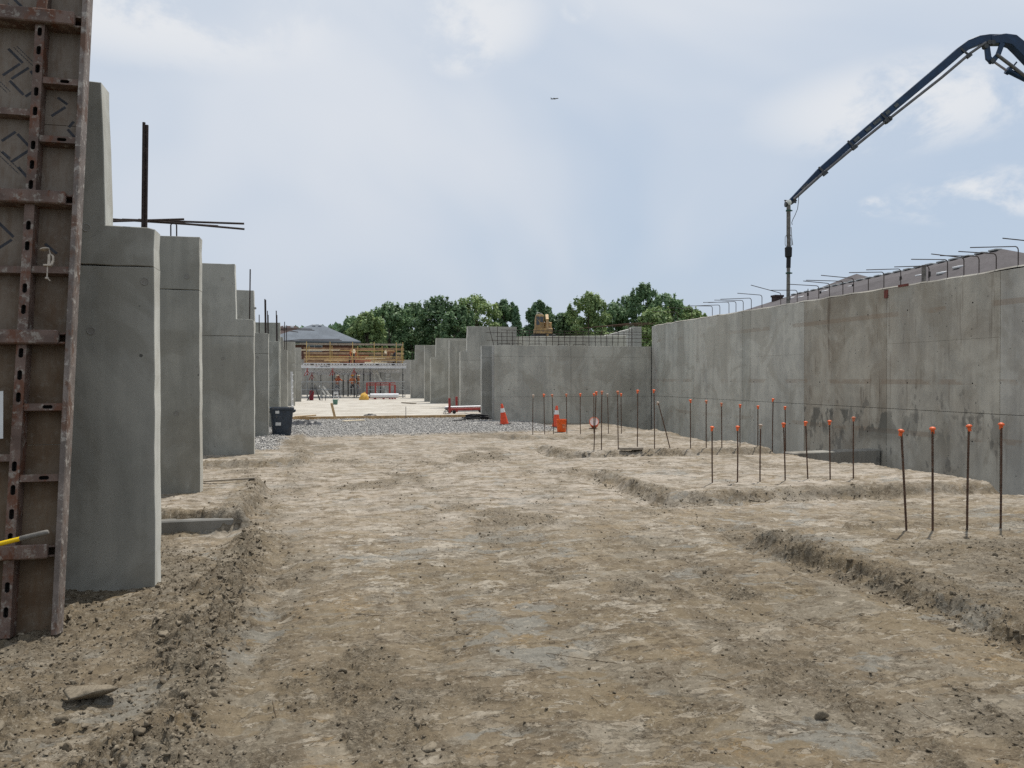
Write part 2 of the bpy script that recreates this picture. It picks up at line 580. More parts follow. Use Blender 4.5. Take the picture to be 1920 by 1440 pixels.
def perlin(x, y, seed=0):
    x = x + seed * 17.31
    y = y - seed * 9.77
    xi, yi = np.floor(x).astype(np.int64), np.floor(y).astype(np.int64)
    xf, yf = x - xi, y - yi
    u = xf * xf * xf * (xf * (xf * 6 - 15) + 10)
    v = yf * yf * yf * (yf * (yf * 6 - 15) + 10)

    def g(ix, iy, dx, dy):
        h = PERM[PERM[ix & 255] + (iy & 255)]
        return GX[h] * dx + GY[h] * dy
    a = g(xi, yi, xf, yf)
    b = g(xi + 1, yi, xf - 1, yf)
    c = g(xi, yi + 1, xf, yf - 1)
    d = g(xi + 1, yi + 1, xf - 1, yf - 1)
    return ((a + u * (b - a)) * (1 - v) + (c + u * (d - c)) * v) * 1.5


def fbm(x, y, f, octv=4, seed=0, gain=0.5):
    s, a, t = 0, 1.0, 0
    for i in range(octv):
        k = f * 2.03 ** i
        s = s + a * perlin(x * k * .8 + y * k * .6, y * k * .8 - x * k * .6, seed + i * 3)
        t += a
        a *= gain
    return s / t


def worley(x, y, f, seed=0):
    """domes: 1 at a lump's centre, 0 between lumps; also a random value per lump"""
    x, y = x * f + seed * 5.3, y * f - seed * 3.1
    xi, yi = np.floor(x).astype(np.int64), np.floor(y).astype(np.int64)
    best = np.full(x.shape, 9.0)
    val = np.zeros(x.shape)
    for dx in (-1, 0, 1):
        for dy in (-1, 0, 1):
            h = PERM[PERM[(xi + dx) & 255] + ((yi + dy) & 255)]
            rx, ry = xi + dx + RV[h, 0], yi + dy + RV[h, 1]
            d = (rx - x) ** 2 + (ry - y) ** 2
            m = d < best
            best = np.where(m, d, best)
            val = np.where(m, RV[h, 2], val)
    return np.clip(1 - best * 1.7, 0, 1), val


def chunks(x, y, f, seed=0):
    """broken lumps: every cell has its own height and tilt, with cracks between"""
    x, y = x * f + seed * 5.3, y * f - seed * 3.1
    xi, yi = np.floor(x).astype(np.int64), np.floor(y).astype(np.int64)
    b1 = np.full(x.shape, 9.0)
    b2 = np.full(x.shape, 9.0)
    hh = np.zeros(x.shape, np.int64)
    ox, oy = np.zeros(x.shape), np.zeros(x.shape)
    for dx in (-1, 0, 1):
        for dy in (-1, 0, 1):
            h = PERM[PERM[(xi + dx) & 255] + ((yi + dy) & 255)]
            ex, ey = x - (xi + dx + RV[h, 0]), y - (yi + dy + RV[h, 1])
            d = ex * ex + ey * ey
            m = d < b1
            b2 = np.where(m, b1, np.minimum(b2, d))
            b1 = np.where(m, d, b1)
            hh = np.where(m, h, hh)
            ox, oy = np.where(m, ex, ox), np.where(m, ey, oy)
    v = RV[hh, 2]
    sl = RV[(hh + 37) & 255]
    g = sst(0.0, 0.22, np.sqrt(b2) - np.sqrt(b1))
    return np.clip(v + 1.5 * ((sl[..., 0] - .5) * ox + (sl[..., 1] - .5) * oy), 0, 1.3) * g, v


def sst(a, b, x):
    t = np.clip((x - a) / (b - a), 0, 1)
    return t * t * (3 - 2 * t)


def rect(x, y, x0, x1, y0, y1, s=0.05):
    return sst(x0 - s, x0 + s, x) * (1 - sst(x1 - s, x1 + s, x)) * sst(y0 - s, y0 + s, y) * (1 - sst(y1 - s, y1 + s, y))


RPADS = [(4.30, 9.75, 0.3, 7.05, 0.075), (4.40, 9.9, 9.42, 12.3, 0.095), (4.85, 10.0, 15.45, 17.4, 0.085), (5.0, 10.1, 20.3, 22.2, 0.05)]
LPADS = [(-7, -0.85, 8.98, 11.9, 0.17), (-7, -0.38, 14.95, 17.3, 0.10), (-7, -0.55, 20.2, 22.6, 0.05)]


def ground(x, y, masks=False):
    r = np.hypot(x, y)
    near = 1 - sst(26, 34, r)
    n05 = fbm(x, y, 0.5, 3, 1)
    n15 = fbm(x, y, 1.6, 3, 5)
    n6 = fbm(x, y, 6, 3, 9)
    wx = x + 0.16 * n15 + 0.11 * n6
    wy = y + 0.16 * fbm(x, y, 1.5, 3, 21) + 0.10 * fbm(x, y, 6, 3, 25)
    z = 0.036 * n05 + 0.020 * n15 + 0.012 * n6
    pad = np.zeros_like(x)
    edge = np.zeros_like(x)
    for k, (x0, x1, y0, y1, h) in enumerate(RPADS):
        p = rect(wx, wy, x0, x1, y0, y1, 0.11)
        pad = np.maximum(pad, p)
        lip = rect(wx, wy, x0 - .14, x1, y0 - .14, y1 + .05, 0.12) - rect(wx, wy, x0 + 0.30, x1 - .2, y0 + 0.26, y1 - 0.2, 0.20)
        lip = np.clip(lip, 0, 1) * (0.35 + 0.65 * sst(-.25, .25, fbm(x, y, 1.1, 3, 140 + k)))
        edge = np.maximum(edge, lip)
        out = rect(wx, wy, x0 - 0.38, x1, y0 - 0.34, y1 + .2, 0.12) - rect(wx, wy, x0 - .05, x1 + .3, y0 - .05, y1 + .02, 0.10)
        cut = np.clip(out, 0, 1) * (0.35 + 0.65 * sst(-.1, .2, fbm(x, y, .7, 2, 130 + k)))
        z = z + h * p + 0.028 * lip * (0.5 + 1.6 * n6) - 0.065 * cut
    for k, (x0, x1, y0, y1, h) in enumerate(LPADS):
        p = rect(wx, wy, x0, x1, y0, y1, 0.08)
        pad = np.maximum(pad, p)
        lip = np.clip(rect(wx, wy, x0, x1 + .10, y0 - .10, y1 + .05, 0.1) - rect(wx, wy, x0, x1 - 0.28, y0 + 0.26, y1 - 0.2, 0.18), 0, 1)
        edge = np.maximum(edge, lip * 0.9)
        z = z + h * p + 0.035 * lip * (0.5 + n6)
    z = z - 0.07 * rect(x, y, -4, -0.9 + .1 * n15, 7.9, 8.9, 0.25)
    # rough strip of dug clay on the left, with a ragged heaped edge
    rx = x + 0.20 * n15 + 0.12 * n6
    rough = (1 - sst(-0.80, -0.48, rx)) * (1 - sst(5.9, 6.7, wy))
    ridge = np.exp(-((rx + 0.72) / 0.19) ** 2) * (1 - sst(8.2, 9.2, y)) * sst(1.0, 3.2, y)
    ridge2 = np.exp(-((rx + 0.62) / 0.17) ** 2) * sst(8.4, 9.2, y) * (1 - sst(20, 22, y)) * 0.5
    z = z - 0.030 * rough - 0.02 * rect(x, y, -3.0, -.9, 5.0, 7.4, .4) + 0.055 * ridge * (0.8 + 1.2 * n15) - 0.030 * np.exp(-((rx + 0.42) / 0.13) ** 2) * (1 - sst(8.2, 9, y))
    # wheel tracks
    tr = np.zeros_like(x)
    for k, (xc, amp) in enumerate(((1.62, 1.0), (-0.25, 0.7), (3.25, 0.75), (0.75, 0.5), (2.45, 0.45))):
        c = xc + 0.22 * np.sin(y * 0.23 + k * 1.7) + 0.10 * n05 + 0.035 * (k - 1) * (y - 4) * (0.6 if k < 3 else 0.3)
        tr = np.maximum(tr, amp * np.exp(-((x - c + .1 * n15) / 0.24) ** 2) * sst(-.35, .25, fbm(x, y, 0.8, 3, 60 + k)))
    tr = tr * (1 - pad) * (1 - sst(19, 23, y))
    z = z - 0.010 * tr
    # crumbled zones
    cn = fbm(x * 1.25, y * 0.7, 0.5, 7, 31, 0.64)
    crumb = np.clip(0.9 * sst(0.10, 0.24, cn) + 1.0 * tr * sst(-.35, .1, fbm(x, y, 3, 4, 35, .6)), 0, 1) * (1 - 0.6 * pad)
    rg_ = np.maximum(np.maximum(edge * .8, rough * (0.35 + 0.65 * sst(-.1, .25, n15))), np.maximum(ridge, ridge2))
    crumb = np.clip(np.maximum(crumb, rg_), 0, 1)
    crumb = np.maximum(crumb, 0.85 * rect(wx, wy, 4.2, 9.8, 0.3, 6.25, .3) * sst(-.35, .1, cn))
    grav = sst(22.0, 22.9, wy + 0.12 * (x - 2) * -1 + 0.35 * n05) * (1 - sst(7.0, 7.8, x)) * (1 - sst(30, 30.5, y)) * sst(-3.0, -2.4, x)
    grav = np.maximum(grav, sst(17.4, 18.6, wy) * (1 - sst(-1.25, -0.85, x + 0.3 * n15)) * (1 - sst(30, 30.5, y)))
    c1, v1 = chunks(x + .015 * n6, y, 15, 2)
    c2, v2 = chunks(x + .03 * n6, y + .03 * n15, 6.5, 4)
    c3, v3 = chunks(x, y, 34, 6)
    z = z + near * crumb * (0.015 * c1 * (0.25 + v1) + 0.007 * c3)
    z = z + near * np.maximum(rg_ - .6 * edge, 0) * 0.038 * c2 * v2 ** 1.6 + near * rg_ * 0.020 * c1 * v1
    # flakes of dried crust with broken edges
    fl = fbm(x * 0.8, y * 1.35, 2.3, 6, 41, 0.62)
    fl2 = fbm(x * 0.8, y * 1.3, 7.0, 4, 44, 0.6)
    plate = sst(0.0, 0.035, fl)
    z = z + near * (1 - 0.8 * crumb) * (0.006 * plate + 0.004 * sst(0.02, 0.06, fl2) + 0.004 * perlin(x * 21, y * 27, 3) + .004 * c3 * sst(.0, .3, fbm(x, y, 2.2, 3, 47)))
    pit = sst(0.48, 0.72, perlin(x * 2.6, y * 3.4, 77) + .12 * n6) * (1 - pad)
    z = z - near * 0.020 * pit
    z = z + grav * (0.05 + 0.05 * sst(23, 29, y)) + 0.07 * np.exp(-(((x - 5.4) / 0.9) ** 2 + ((y - 26.6) / 1.1) ** 2)) + 0.10 * np.exp(-(((x - 6.5) / .6) ** 2 + ((y - 24.6) / .5) ** 2))
    # gap along the right wall, the pit under the slab, the higher land around
    drop = sst(9.55, 10.0, x + 0.22 * n15 - 0.022 * (y - 9)) * (1 - sst(12.6, 13.4, x)) * sst(-6, -3, y)
    z = z * (1 - drop) - 0.62 * drop
    under = sst(29.9, 30.1, y) * (1 - sst(74, 74.6, y)) * sst(-9, -8.8, x) * (1 - sst(12.2, 12.3, x))
    z = np.where(under > 0, z * (1 - under) - 0.25 * under, z)
    inside = sst(-9.2, -8.2, x) * (1 - sst(12.5, 13.6, x)) * sst(-23, -20, y) * (1 - sst(74.5, 75.8, y))
    hi = 2.3 + 0.25 * fbm(x, y, 0.06, 3, 90) + 2.5 * np.exp(-(((x - 17) / 5) ** 2 + ((y - 60) / 6) ** 2))
    z = z * inside + hi * (1 - inside)
    if not masks:
        return z
    reg = sst(-0.16, 0.12, fbm(x, y, 0.55, 3, 51) + 0.14 * sst(5, 16, y) - .16 * (1 - sst(3.6, 7.5, y)))
    crust = sst(-0.02, 0.07, fl * .75 + fl2 * .25) * reg * (1 - 0.85 * crumb)
    crust = np.maximum(crust, 0.85 * pad * sst(-.08, .10, fbm(x * .6, y * 1.6, 1.4, 6, 57, .62)) * (1 - 0.7 * edge))
    crust = np.maximum(crust, rect(wx, wy, -1.5, -0.72, 6.35, 7.5, .1) * sst(-.15, .1, fl2))
    clay = sst(0.05, 0.16, fbm(x * .9, y * 1.1, 0.8, 7, 63, .62)) * (1 - 0.7 * crumb)
    clay = np.maximum(clay, sst(.35, .75, np.exp(-(((x - 4.7) / 1.0) ** 2 + ((y - 8.1) / .6) ** 2)) + .5 * n6))
    ochre = sst(0.10, 0.26, fbm(x * .8, y * 1.2, 1.3, 7, 71, .64)) * (1 - sst(9, 20, y) * 0.7)
    land = 1 - inside
    far_tone = sst(3.2, 12.5, y + 2.2 * n05 + .8 * n15) * (1 - .45 * rg_)  # rises with distance: darker soil near, paler soil far
    m1 = np.stack([np.clip(crust, 0, 1), np.clip(clay, 0, 1), np.clip(ochre, 0, 1), far_tone], -1)
    m2 = np.stack([crumb, grav, land, np.ones_like(x)], -1)
    return z, m1, m2


def gz(x, y):
    return float(ground(np.array([float(x)]), np.array([float(y)]))[0])


def ground_mat():
    m, N, b = new_mat('dry_clay', 0.95, 0.15)
    pos = N.n('ShaderNodeNewGeometry').outputs['Position']
    a1n = N.n('ShaderNodeVertexColor', layer_name='m1')
    a1 = a1n.outputs[0]
    a2 = N.n('ShaderNodeVertexColor', layer_name='m2').outputs[0]
    s1 = N.n('ShaderNodeSeparateColor')
    N.put(s1.inputs[0], a1)
    s2 = N.n('ShaderNodeSeparateColor')
    N.put(s2.inputs[0], a2)
    crust, clay, ochre = s1.outputs
    crumb, grav, land = s2.outputs
    n2_ = N.noise(pos, 0.9, 5, 0.6)
    n8 = N.noise(pos, 6, 8, 0.66)
    n30 = N.noise(pos, 30, 6, 0.68)
    n90 = N.noise(pos, 90, 4, 0.65)

    def flakes(sc_, rot, loc, t0, t1, dist=0.5):
        return N.noise(N.map(pos, (sc_[0], sc_[1], 3), loc, (0, 0, R(rot))), 1.0, 9, 0.60, dist)
    fa = flakes((1.7, 3.6), -6, (3, 1, 0), 0, 0)
    fb = flakes((5.0, 11.0), 4, (7, 2, 0), 0, 0, 0.7)
    fc = flakes((2.6, 5.6), -12, (1, 9, 0), 0, 0, 0.6)
    fd = flakes((1.2, 2.2), 10, (5, 5, 0), 0, 0, 0.4)
    sub = lambda a, b: N.math('SUBTRACT', a, b)
    mul = lambda a, b: N.math('MULTIPLY', a, b)
    add = lambda a, b: N.math('ADD', a, b)
    c = N.mix(N.rmap(n8, 0.36, 0.64), (0.176, 0.141, 0.098), (0.246, 0.205, 0.150))
    c = N.mix(N.rmap(n2_, 0.38, 0.62, 0, 0.55), c, (0.205, 0.162, 0.102))
    oc = mul(ochre, N.rmap(fb, 0.46, 0.56))
    c = N.mix(mul(oc, 0.6), c, (0.275, 0.195, 0.105))
    # grey clay smeared flat
    cl = mul(N.rmap(fd, 0.515, 0.545), N.rmap(clay, 0.0, 0.6, 0.35, 0.85))
    c = N.mix(cl, c, N.mix(n8, (0.185, 0.180, 0.160), (0.262, 0.257, 0.236)))
    rag = mul(sub(n30, 0.5), 0.085)
    # damp dark patches
    dk = mul(N.rmap(add(fc, rag), 0.55, 0.585), 0.62)
    c = N.mix(dk, c, (0.132, 0.103, 0.070))
    # pale dried crust, broken into ragged flakes
    tA = N.math('MULTIPLY_ADD', crust, -0.105, 0.580)
    eA = add(sub(fa, tA), rag)
    mA = N.rmap(eA, 0.0, 0.022)
    pale = N.mix(N.rmap(n8, .38, .62), (0.290, 0.250, 0.196), (0.415, 0.375, 0.312))
    c = N.mix(mul(mA, mul(N.rmap(n8, .3, .6, .40, .80), N.rmap(crust, 0.0, 0.5, 0.45, 1.0))), c, pale)
    tB = N.math('MULTIPLY_ADD', crust, -0.03, 0.575)
    eB = add(sub(fb, tB), mul(rag, 0.8))
    mB = N.rmap(eB, 0.0, 0.02)
    c = N.mix(mul(mB, 0.7), c, pale)
    # long scrapes left by tracks and tyres, running down the pit
    ft = N.noise(N.map(pos, (6.0, 0.45, 1), (2, 0, 0), (0, 0, R(5))), 1.0, 8, 0.62, 0.5)
    fg_ = N.rmap(N.noise(pos, 0.5, 4, 0.6), 0.46, 0.60)
    c = N.mix(mul(mul(N.rmap(ft, 0.55, 0.60), fg_), 0.45), c, (0.340, 0.295, 0.230))
    c = N.mix(mul(mul(N.rmap(ft, 0.45, 0.41), fg_), 0.50), c, (0.135, 0.108, 0.076))
    # shade in the breaks along flake edges, painted as dark lines
    for e_, w_, am in ((eA, .010, .55), (eB, .012, .6), (sub(fc, 0.54), .010, .6), (sub(fd, .48), .006, .5)):
        ln = N.rmap(N.math('ABSOLUTE', add(e_, w_ * .9)), w_ * .25, w_, 1, 0)
        gate = N.rmap(n30, 0.47, 0.56)
        c = N.mix(mul(mul(ln, gate), am), c, (0.075, 0.058, 0.040))
    # crumbled soil
    cb = mul(crumb, N.rmap(n8, 0.36, 0.60, 0.35, 1.0))
    grit = N.mix(N.rmap(n30, .42, .58), (0.105, 0.085, 0.060), (0.205, 0.173, 0.128))
    grit = N.mix(mul(N.rmap(n90, .52, .62), .6), grit, (0.070, 0.056, 0.040))
    grit = N.mix(mul(N.rmap(n90, .44, .34), .4), grit, (0.33, 0.29, 0.23))
    c = N.mix(mul(cb, 0.9), c, grit)
    # a light scatter of grains elsewhere
    c = N.mix(mul(N.rmap(n90, 0.55, 0.65), 0.35), c, (0.105, 0.085, 0.060))
    c = N.mix(mul(N.rmap(n90, 0.42, 0.34), 0.25), c, (0.42, 0.38, 0.31))
    v = N.voro(pos, 26)
    vc = N.sep(v.outputs['Color'])
    speck = mul(N.math('LESS_THAN', v.outputs['Distance'], N.rmap(vc[0], 0.68, 1, 0, 0.30, False)), N.math('GREATER_THAN', fc, 0.50))
    c = N.mix(mul(speck, 0.7), c, N.mix(vc[1], (0.085, 0.07, 0.05), (0.33, 0.30, 0.24)))
    # shade under lumps painted as sharp dark specks, and small pale chips
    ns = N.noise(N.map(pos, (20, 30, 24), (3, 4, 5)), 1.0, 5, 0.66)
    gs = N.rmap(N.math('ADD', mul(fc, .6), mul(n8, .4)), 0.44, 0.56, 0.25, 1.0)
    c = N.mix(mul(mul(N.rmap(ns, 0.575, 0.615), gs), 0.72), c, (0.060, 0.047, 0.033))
    c = N.mix(mul(N.rmap(ns, 0.415, 0.375), 0.42), c, (0.40, 0.36, 0.295))
    # wind-blown dust, paler towards the gravel
    dst = mul(N.rmap(a1n.outputs[1], 0.35, 1.0), N.rmap(N.math('ADD', mul(fa, .5), mul(n8, .5)), 0.43, 0.54, 0.05, 0.62))
    dst = mul(dst, N.math('MULTIPLY_ADD', crumb, -0.85, 1.0))
    dst = mul(dst, N.rmap(fc, 0.58, 0.53, 0.25, 1.0))
    c = N.mix(dst, c, (0.385, 0.338, 0.285))
    # the soil nearest the camera is toned darker
    c = N.mix(N.rmap(a1n.outputs[1], 0.0, 0.75, 0.85, 0.0), c, N.mix(1.0, c, (0.74, 0.725, 0.69), 'MULTIPLY'))
    # crushed stone
    gv = N.voro(pos, 26)
    gc = N.sep(gv.outputs['Color'])
    gcol = N.mix(gc[0], (0.22, 0.215, 0.207), (0.65, 0.625, 0.58))
    gcol = N.mix(N.rmap(gv.outputs['Distance'], 0.35, 0.6), gcol, (0.08, 0.08, 0.082))
    c = N.mix(grav, c, gcol)
    # grass beyond the pit
    gn = N.noise(pos, 1.3, 5, 0.6)
    c = N.mix(N.math('MULTIPLY', land, 0.9), c, N.mix(gn, (0.05, 0.075, 0.025), (0.13, 0.115, 0.055)))
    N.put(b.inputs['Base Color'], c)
    h = add(mul(n30, 0.5), mul(add(mA, mB), 0.45))
    h = add(h, mul(dk, -0.4))
    h = add(h, mul(mul(n90, cb), 1.1))
    h = add(h, mul(speck, 0.5))
    bump(N, b, h, 0.8, 0.014)
    return m


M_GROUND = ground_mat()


def build_ground():
    az_f = np.linspace(R(-25), R(51), 800)
    step = []
    a = az_f[-1]
    d = 0.003
    while a + d < R(335) - 0.003:
        a += d
        step.append(a)
        d = min(d * 1.12, 0.03)
    az = np.concatenate([az_f, step])
    rr = [0.02]
    while rr[-1] < 2.55:
        rr.append(rr[-1] * 1.2)
    while rr[-1] < 9:
        rr.append(rr[-1] * 1.0036)
    while rr[-1] < 31:
        rr.append(rr[-1] * 1.0050)
    while rr[-1] < 82:
        rr.append(rr[-1] * 1.009)
    while rr[-1] < 5000:
        rr.append(rr[-1] * 1.07)
    rr = np.array(rr)
    A, RR = np.meshgrid(az, rr)
    x, y = RR * np.sin(A), RR * np.cos(A)
    z, m1, m2 = ground(x.ravel(), y.ravel(), True)
    nr, na = A.shape
    verts = np.stack([x.ravel(), y.ravel(), z], -1)
    i = np.arange(nr - 1)[:, None] * na
    j = np.arange(na)[None, :]
    jn = (j + 1) % na
    q = np.stack([i + j, i + na + j, i + na + jn, i + jn], -1).reshape(-1, 4)
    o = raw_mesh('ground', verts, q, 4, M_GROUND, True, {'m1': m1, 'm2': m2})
    setp(o, 'bare scraped clay ground with dry crust, wheel ruts and raised edges', None, None, 'structure')
    return o


GROUND = build_ground()

# ------------------------------------------------------------------ slab and its timber edge
slab = MB()
slab.add([(-8.6, 29.86, .2), (5.2, 30.25, .2), (12.1, 30.45, .2), (12.1, 74, .2), (-8.6, 74, .2),
          (-8.6, 29.86, -.3), (5.2, 30.25, -.3), (12.1, 30.45, -.3), (12.1, 74, -.3), (-8.6, 74, -.3)],
         [(0, 1, 2, 3, 4), (5, 9, 8, 7, 6), (0, 5, 6, 1), (1, 6, 7, 2), (2, 7, 8, 3), (3, 8, 9, 4), (4, 9, 5, 0)])
setp(slab.build('concrete_slab', M_SLAB), 'sunlit pale concrete floor slab behind the gravel', None, None, 'structure')
ORD = ['first', 'second', 'third', 'fourth', 'fifth', 'sixth', 'seventh', 'eighth', 'ninth', 'tenth', 'eleventh', 'twelfth',
       'thirteenth', 'fourteenth', 'fifteenth', 'sixteenth']


def edge_y(x):
    return 29.86 + (x + 8.6) * 0.0283


fx = [-1.6, 0.55, 2.75, 4.4, 6.02]
for i in range(4):
    x0, x1 = fx[i] + 0.006, fx[i + 1] - 0.006
    mb = MB(((x0 + x1) / 2, edge_y((x0 + x1) / 2), 0))
    mb.beam((x0, edge_y(x0) - 0.030, 0.085), (x1, edge_y(x1) - 0.030, 0.085 + .004 * (i % 2)), 0.038, 0.235)
    for k in range(2):
        xs = x0 + (x1 - x0) * (0.3 + 0.4 * k)
        mb.beam((xs, edge_y(xs) - 0.072, -0.15), (xs, edge_y(xs) - 0.072, 0.19), 0.04, 0.04, (0, 1, 0))
    o = mb.build('form_board', M_WOOD, None, bevel=0.003)
    setp(o, 'timber form board along the front edge of the slab, %s from the left' % ORD[i], 'form board', 'timber form boards along the slab edge')


# ------------------------------------------------------------------ concrete fins (counterforts)
def rough_edge(poly, step=0.11, amp=0.004, seed=0):
    rnd = random.Random(seed)
    out = []
    n = len(poly)
    for i in range(n):
        a, b = poly[i], poly[(i + 1) % n]
        L = math.hypot(b[0] - a[0], b[1] - a[1])
        k = max(1, int(L / step))
        for j in range(k):
            t = j / k
            jx, jz = (rnd.uniform(-amp, amp), rnd.uniform(-amp, amp)) if j else (rnd.uniform(-amp, amp) * 1.5,) * 2
            out.append((a[0] + (b[0] - a[0]) * t + jx, a[1] + (b[1] - a[1]) * t + jz))
    return out


def lift(name, poly, y0, y1, parent, org, mat, seed, chip=0.006):
    rnd = random.Random(seed)
    p = rough_edge(poly, 0.14, 0.0035, seed)
    n = len(p)
    bm = bmesh.new()
    fr = [bm.verts.new((x - org[0], y0 - org[1] + rnd.uniform(-.002, .002), z - org[2])) for x, z in p]
    bk = [bm.verts.new((x - org[0] + rnd.uniform(-.003, .003), y1 - org[1], z - org[2])) for x, z in p]
    bm.faces.new(fr)
    bm.faces.new(bk[::-1])
    for i in range(n):
        bm.faces.new((fr[i], bk[i], bk[(i + 1) % n], fr[(i + 1) % n]))
    bmesh.ops.recalc_face_normals(bm, faces=bm.faces)
    es = [e for e in bm.edges if len(e.link_faces) == 2 and e.calc_face_angle(0) > 1.2 and
          (e.verts[0] in fr) == (e.verts[1] in fr)]
    bmesh.ops.bevel(bm, geom=es, offset=chip, segments=1, affect='EDGES', clamp_overlap=True)
    bmesh.ops.triangulate(bm, faces=[f for f in bm.faces if len(f.verts) > 4])
    me = bpy.data.meshes.new(name)
    bm.to_mesh(me)
    bm.free()
    me.materials.append(mat)
    me.materials.append(M_NEW)      # the end faces take a paler concrete than the sides
    for pl in me.polygons:
        if abs(pl.normal.x) > 0.55 and abs(pl.normal.y) < 0.5:
            pl.material_index = 1
    o = bpy.data.objects.new(name, me)
    COL.objects.link(o)
    o.parent = parent
    return o


def fin(label, xe, y, side, zb, step=None, top=2.84, far=None, joints=(), thick=0.24, tint=(1, 1, 1), mat=None, seed=1):
    """a concrete fin whose end stands at xe; side -1 runs left, +1 runs right.
    step = (inset, height) gives the taller part set back from the end"""
    far = far if far is not None else (xe + side * 4.2)
    org = (xe, y, zb)
    t = thing('concrete_fin', label, 'concrete wall', org, (0, 0, 0), 'concrete fins standing in rows along the pit')
    zz = [zb - 0.35] + list(joints) + [None]
    mat = mat or M_FIN
    for k in range(len(zz) - 1):
        z0 = zz[k] + (0.003 if k else 0)
        if zz[k + 1] is not None:
            z1 = zz[k + 1] - 0.003
            poly = [(far, z0), (xe, z0), (xe, z1), (far, z1)]
        elif step:
            xi = xe + side * step[0]
            poly = [(far, z0), (xe, z0), (xe, top - 0.015), (xe + side * 0.05, top), (xi, top + 0.012), (xi + side * 0.03, step[1]), (far, step[1])]
        else:
            poly = [(far, z0), (xe, z0), (xe, top), (far, top)]
        o = lift('concrete_lift', poly, y, y + thick, t, org, mat, seed * 10 + k)
        o.color = (*[c * (1 - 0.04 * (k % 2)) for c in tint], 1)
    return t


def rebar_part(name, pts, r, parent, mat=None, n=6):
    org = parent.location
    mb = MB(org)
    mb.tube(pts, r, n)
    return mb.build(name, mat or M_REBARD, parent, smooth=True)


F1 = fin('nearest concrete fin on the left, twin upright bars on its step, behind the form panel', -1.33, 6.69, -1, 0.0, (0.35, 3.98), 2.85, -5.6, (2.54,), 0.235, (0.93, 0.95, 0.93), seed=1)
F2 = fin('second concrete fin on the left, flat topped with loose bars lying on it', -1.57, 10.6, -1, 0.05, None, 3.46, -5.6, (2.78,), 0.24, (0.93, 0.94, 0.91), seed=2)
F3 = fin('third concrete fin on the left, stepped top with one thin upright bar', -1.41, 16.5, -1, 0.03, (0.34, 3.95), 2.84, -5.6, (2.50,), 0.24, (0.93, 0.95, 0.93), seed=3)
F4 = fin('fourth concrete fin on the left, stepped top, standing behind the grey bin', -1.47, 21.5, -1, 0.0, (0.34, 3.97), 2.84, -5.6, (2.3,), 0.24, (0.95, 0.96, 0.93), seed=4)
F5 = fin('fifth concrete fin on the left, low flat top with a bar at its end', -1.46, 26.1, -1, 0.0, None, 2.84, -5.6, (1.4,), 0.24, (1.0, 1.02, 0.98), seed=5)
F6 = fin('tall square topped concrete wall end showing between the upright bars on the left', -1.66, 30.4, -1, 0.2, None, 3.74, -5.6, (3.0,), 0.24, (1.02, 1.04, 0.98), seed=6)
F7 = fin('sixth concrete fin on the left, low stepped top, first one on the slab', -1.56, 34.2, -1, 0.2, (0.16, 3.39), 2.84, -5.6, (), 0.24, (1.0, 1.0, 0.97), seed=7)
F8 = fin('seventh concrete fin on the left, flat topped, on the slab before the last', -1.54, 42.0, -1, 0.2, None, 3.55, -5.6, (1.5, 2.45), 0.24, (1.0, 1.0, 0.96), seed=8)
F9 = fin('farthest concrete fin on the left, beside the shoring deck', -1.45, 49.5, -1, 0.2, None, 3.53, -5.6, (2.1,), 0.24, (0.98, 0.98, 0.95), seed=9)

G1 = fin('narrow flat topped concrete fin just left of the back wall end', 5.95, 29.7, 1, 0.15, None, 2.92, 12.0, (1.15, 2.45), 0.24, (1.0, 1.0, 0.97), seed=11)
G2 = fin('stepped concrete fin on the right rising tallest behind the back wall', 5.86, 34.1, 1, 0.2, (0.30, 3.97), 2.84, 8.45, (2.45,), 0.24, (1.02, 1.02, 0.98), seed=12)
G3 = fin('flat topped concrete fin on the right behind the red pipe trolley', 5.98, 38.0, 1, 0.2, None, 3.54, 11.0, (), 0.24, (1.0, 1.0, 0.96), seed=13)
G4 = fin('stepped concrete fin on the right with rods standing on its lower step, mid row', 5.93, 44.7, 1, 0.2, (0.30, 3.97), 2.84, 11.0, (), 0.24, (1.0, 1.0, 0.95), seed=14)
G5 = fin('flat topped concrete fin on the right, second from the deck', 6.0, 48.0, 1, 0.2, None, 3.67, 11.0, (), 0.24, (0.98, 0.98, 0.94), seed=15)
G6 = fin('farthest stepped concrete fin on the right, beside the shoring deck', 5.99, 56.0, 1, 0.2, (0.31, 4.04), 2.92, 11.0, (), 0.24, (0.98, 0.98, 0.94), seed=16)

# plugs of the form ties in the fin faces
for f_, y_, spots in ((F1, 6.69, ((-1.79, 2.02), (-1.40, 2.42), (-1.82, 2.83))), (F2, 10.6, ((-1.85, 1.2), (-1.72, 2.95))),
                      (F3, 16.5, ((-2.0, 3.65), (-2.0, 2.05))), (F4, 21.5, ((-1.75, 2.2), (-1.8, 3.5)))):
    for x_, z_ in spots:
        mb = MB(f_.location)
        mb.lathe([(0.0, 0.0), (0.022, 0.0), (0.026, 0.0022), (0.030, 0.0026), (0.033, -0.004)], 14,
                 Matrix.Translation((x_, y_ - 0.0025, z_)) @ Matrix.Rotation(R(90), 4, 'X'))
        o = mb.build('tie_plug', M_FIN, f_)
        o.color = (0.80, 0.80, 0.80, 1)

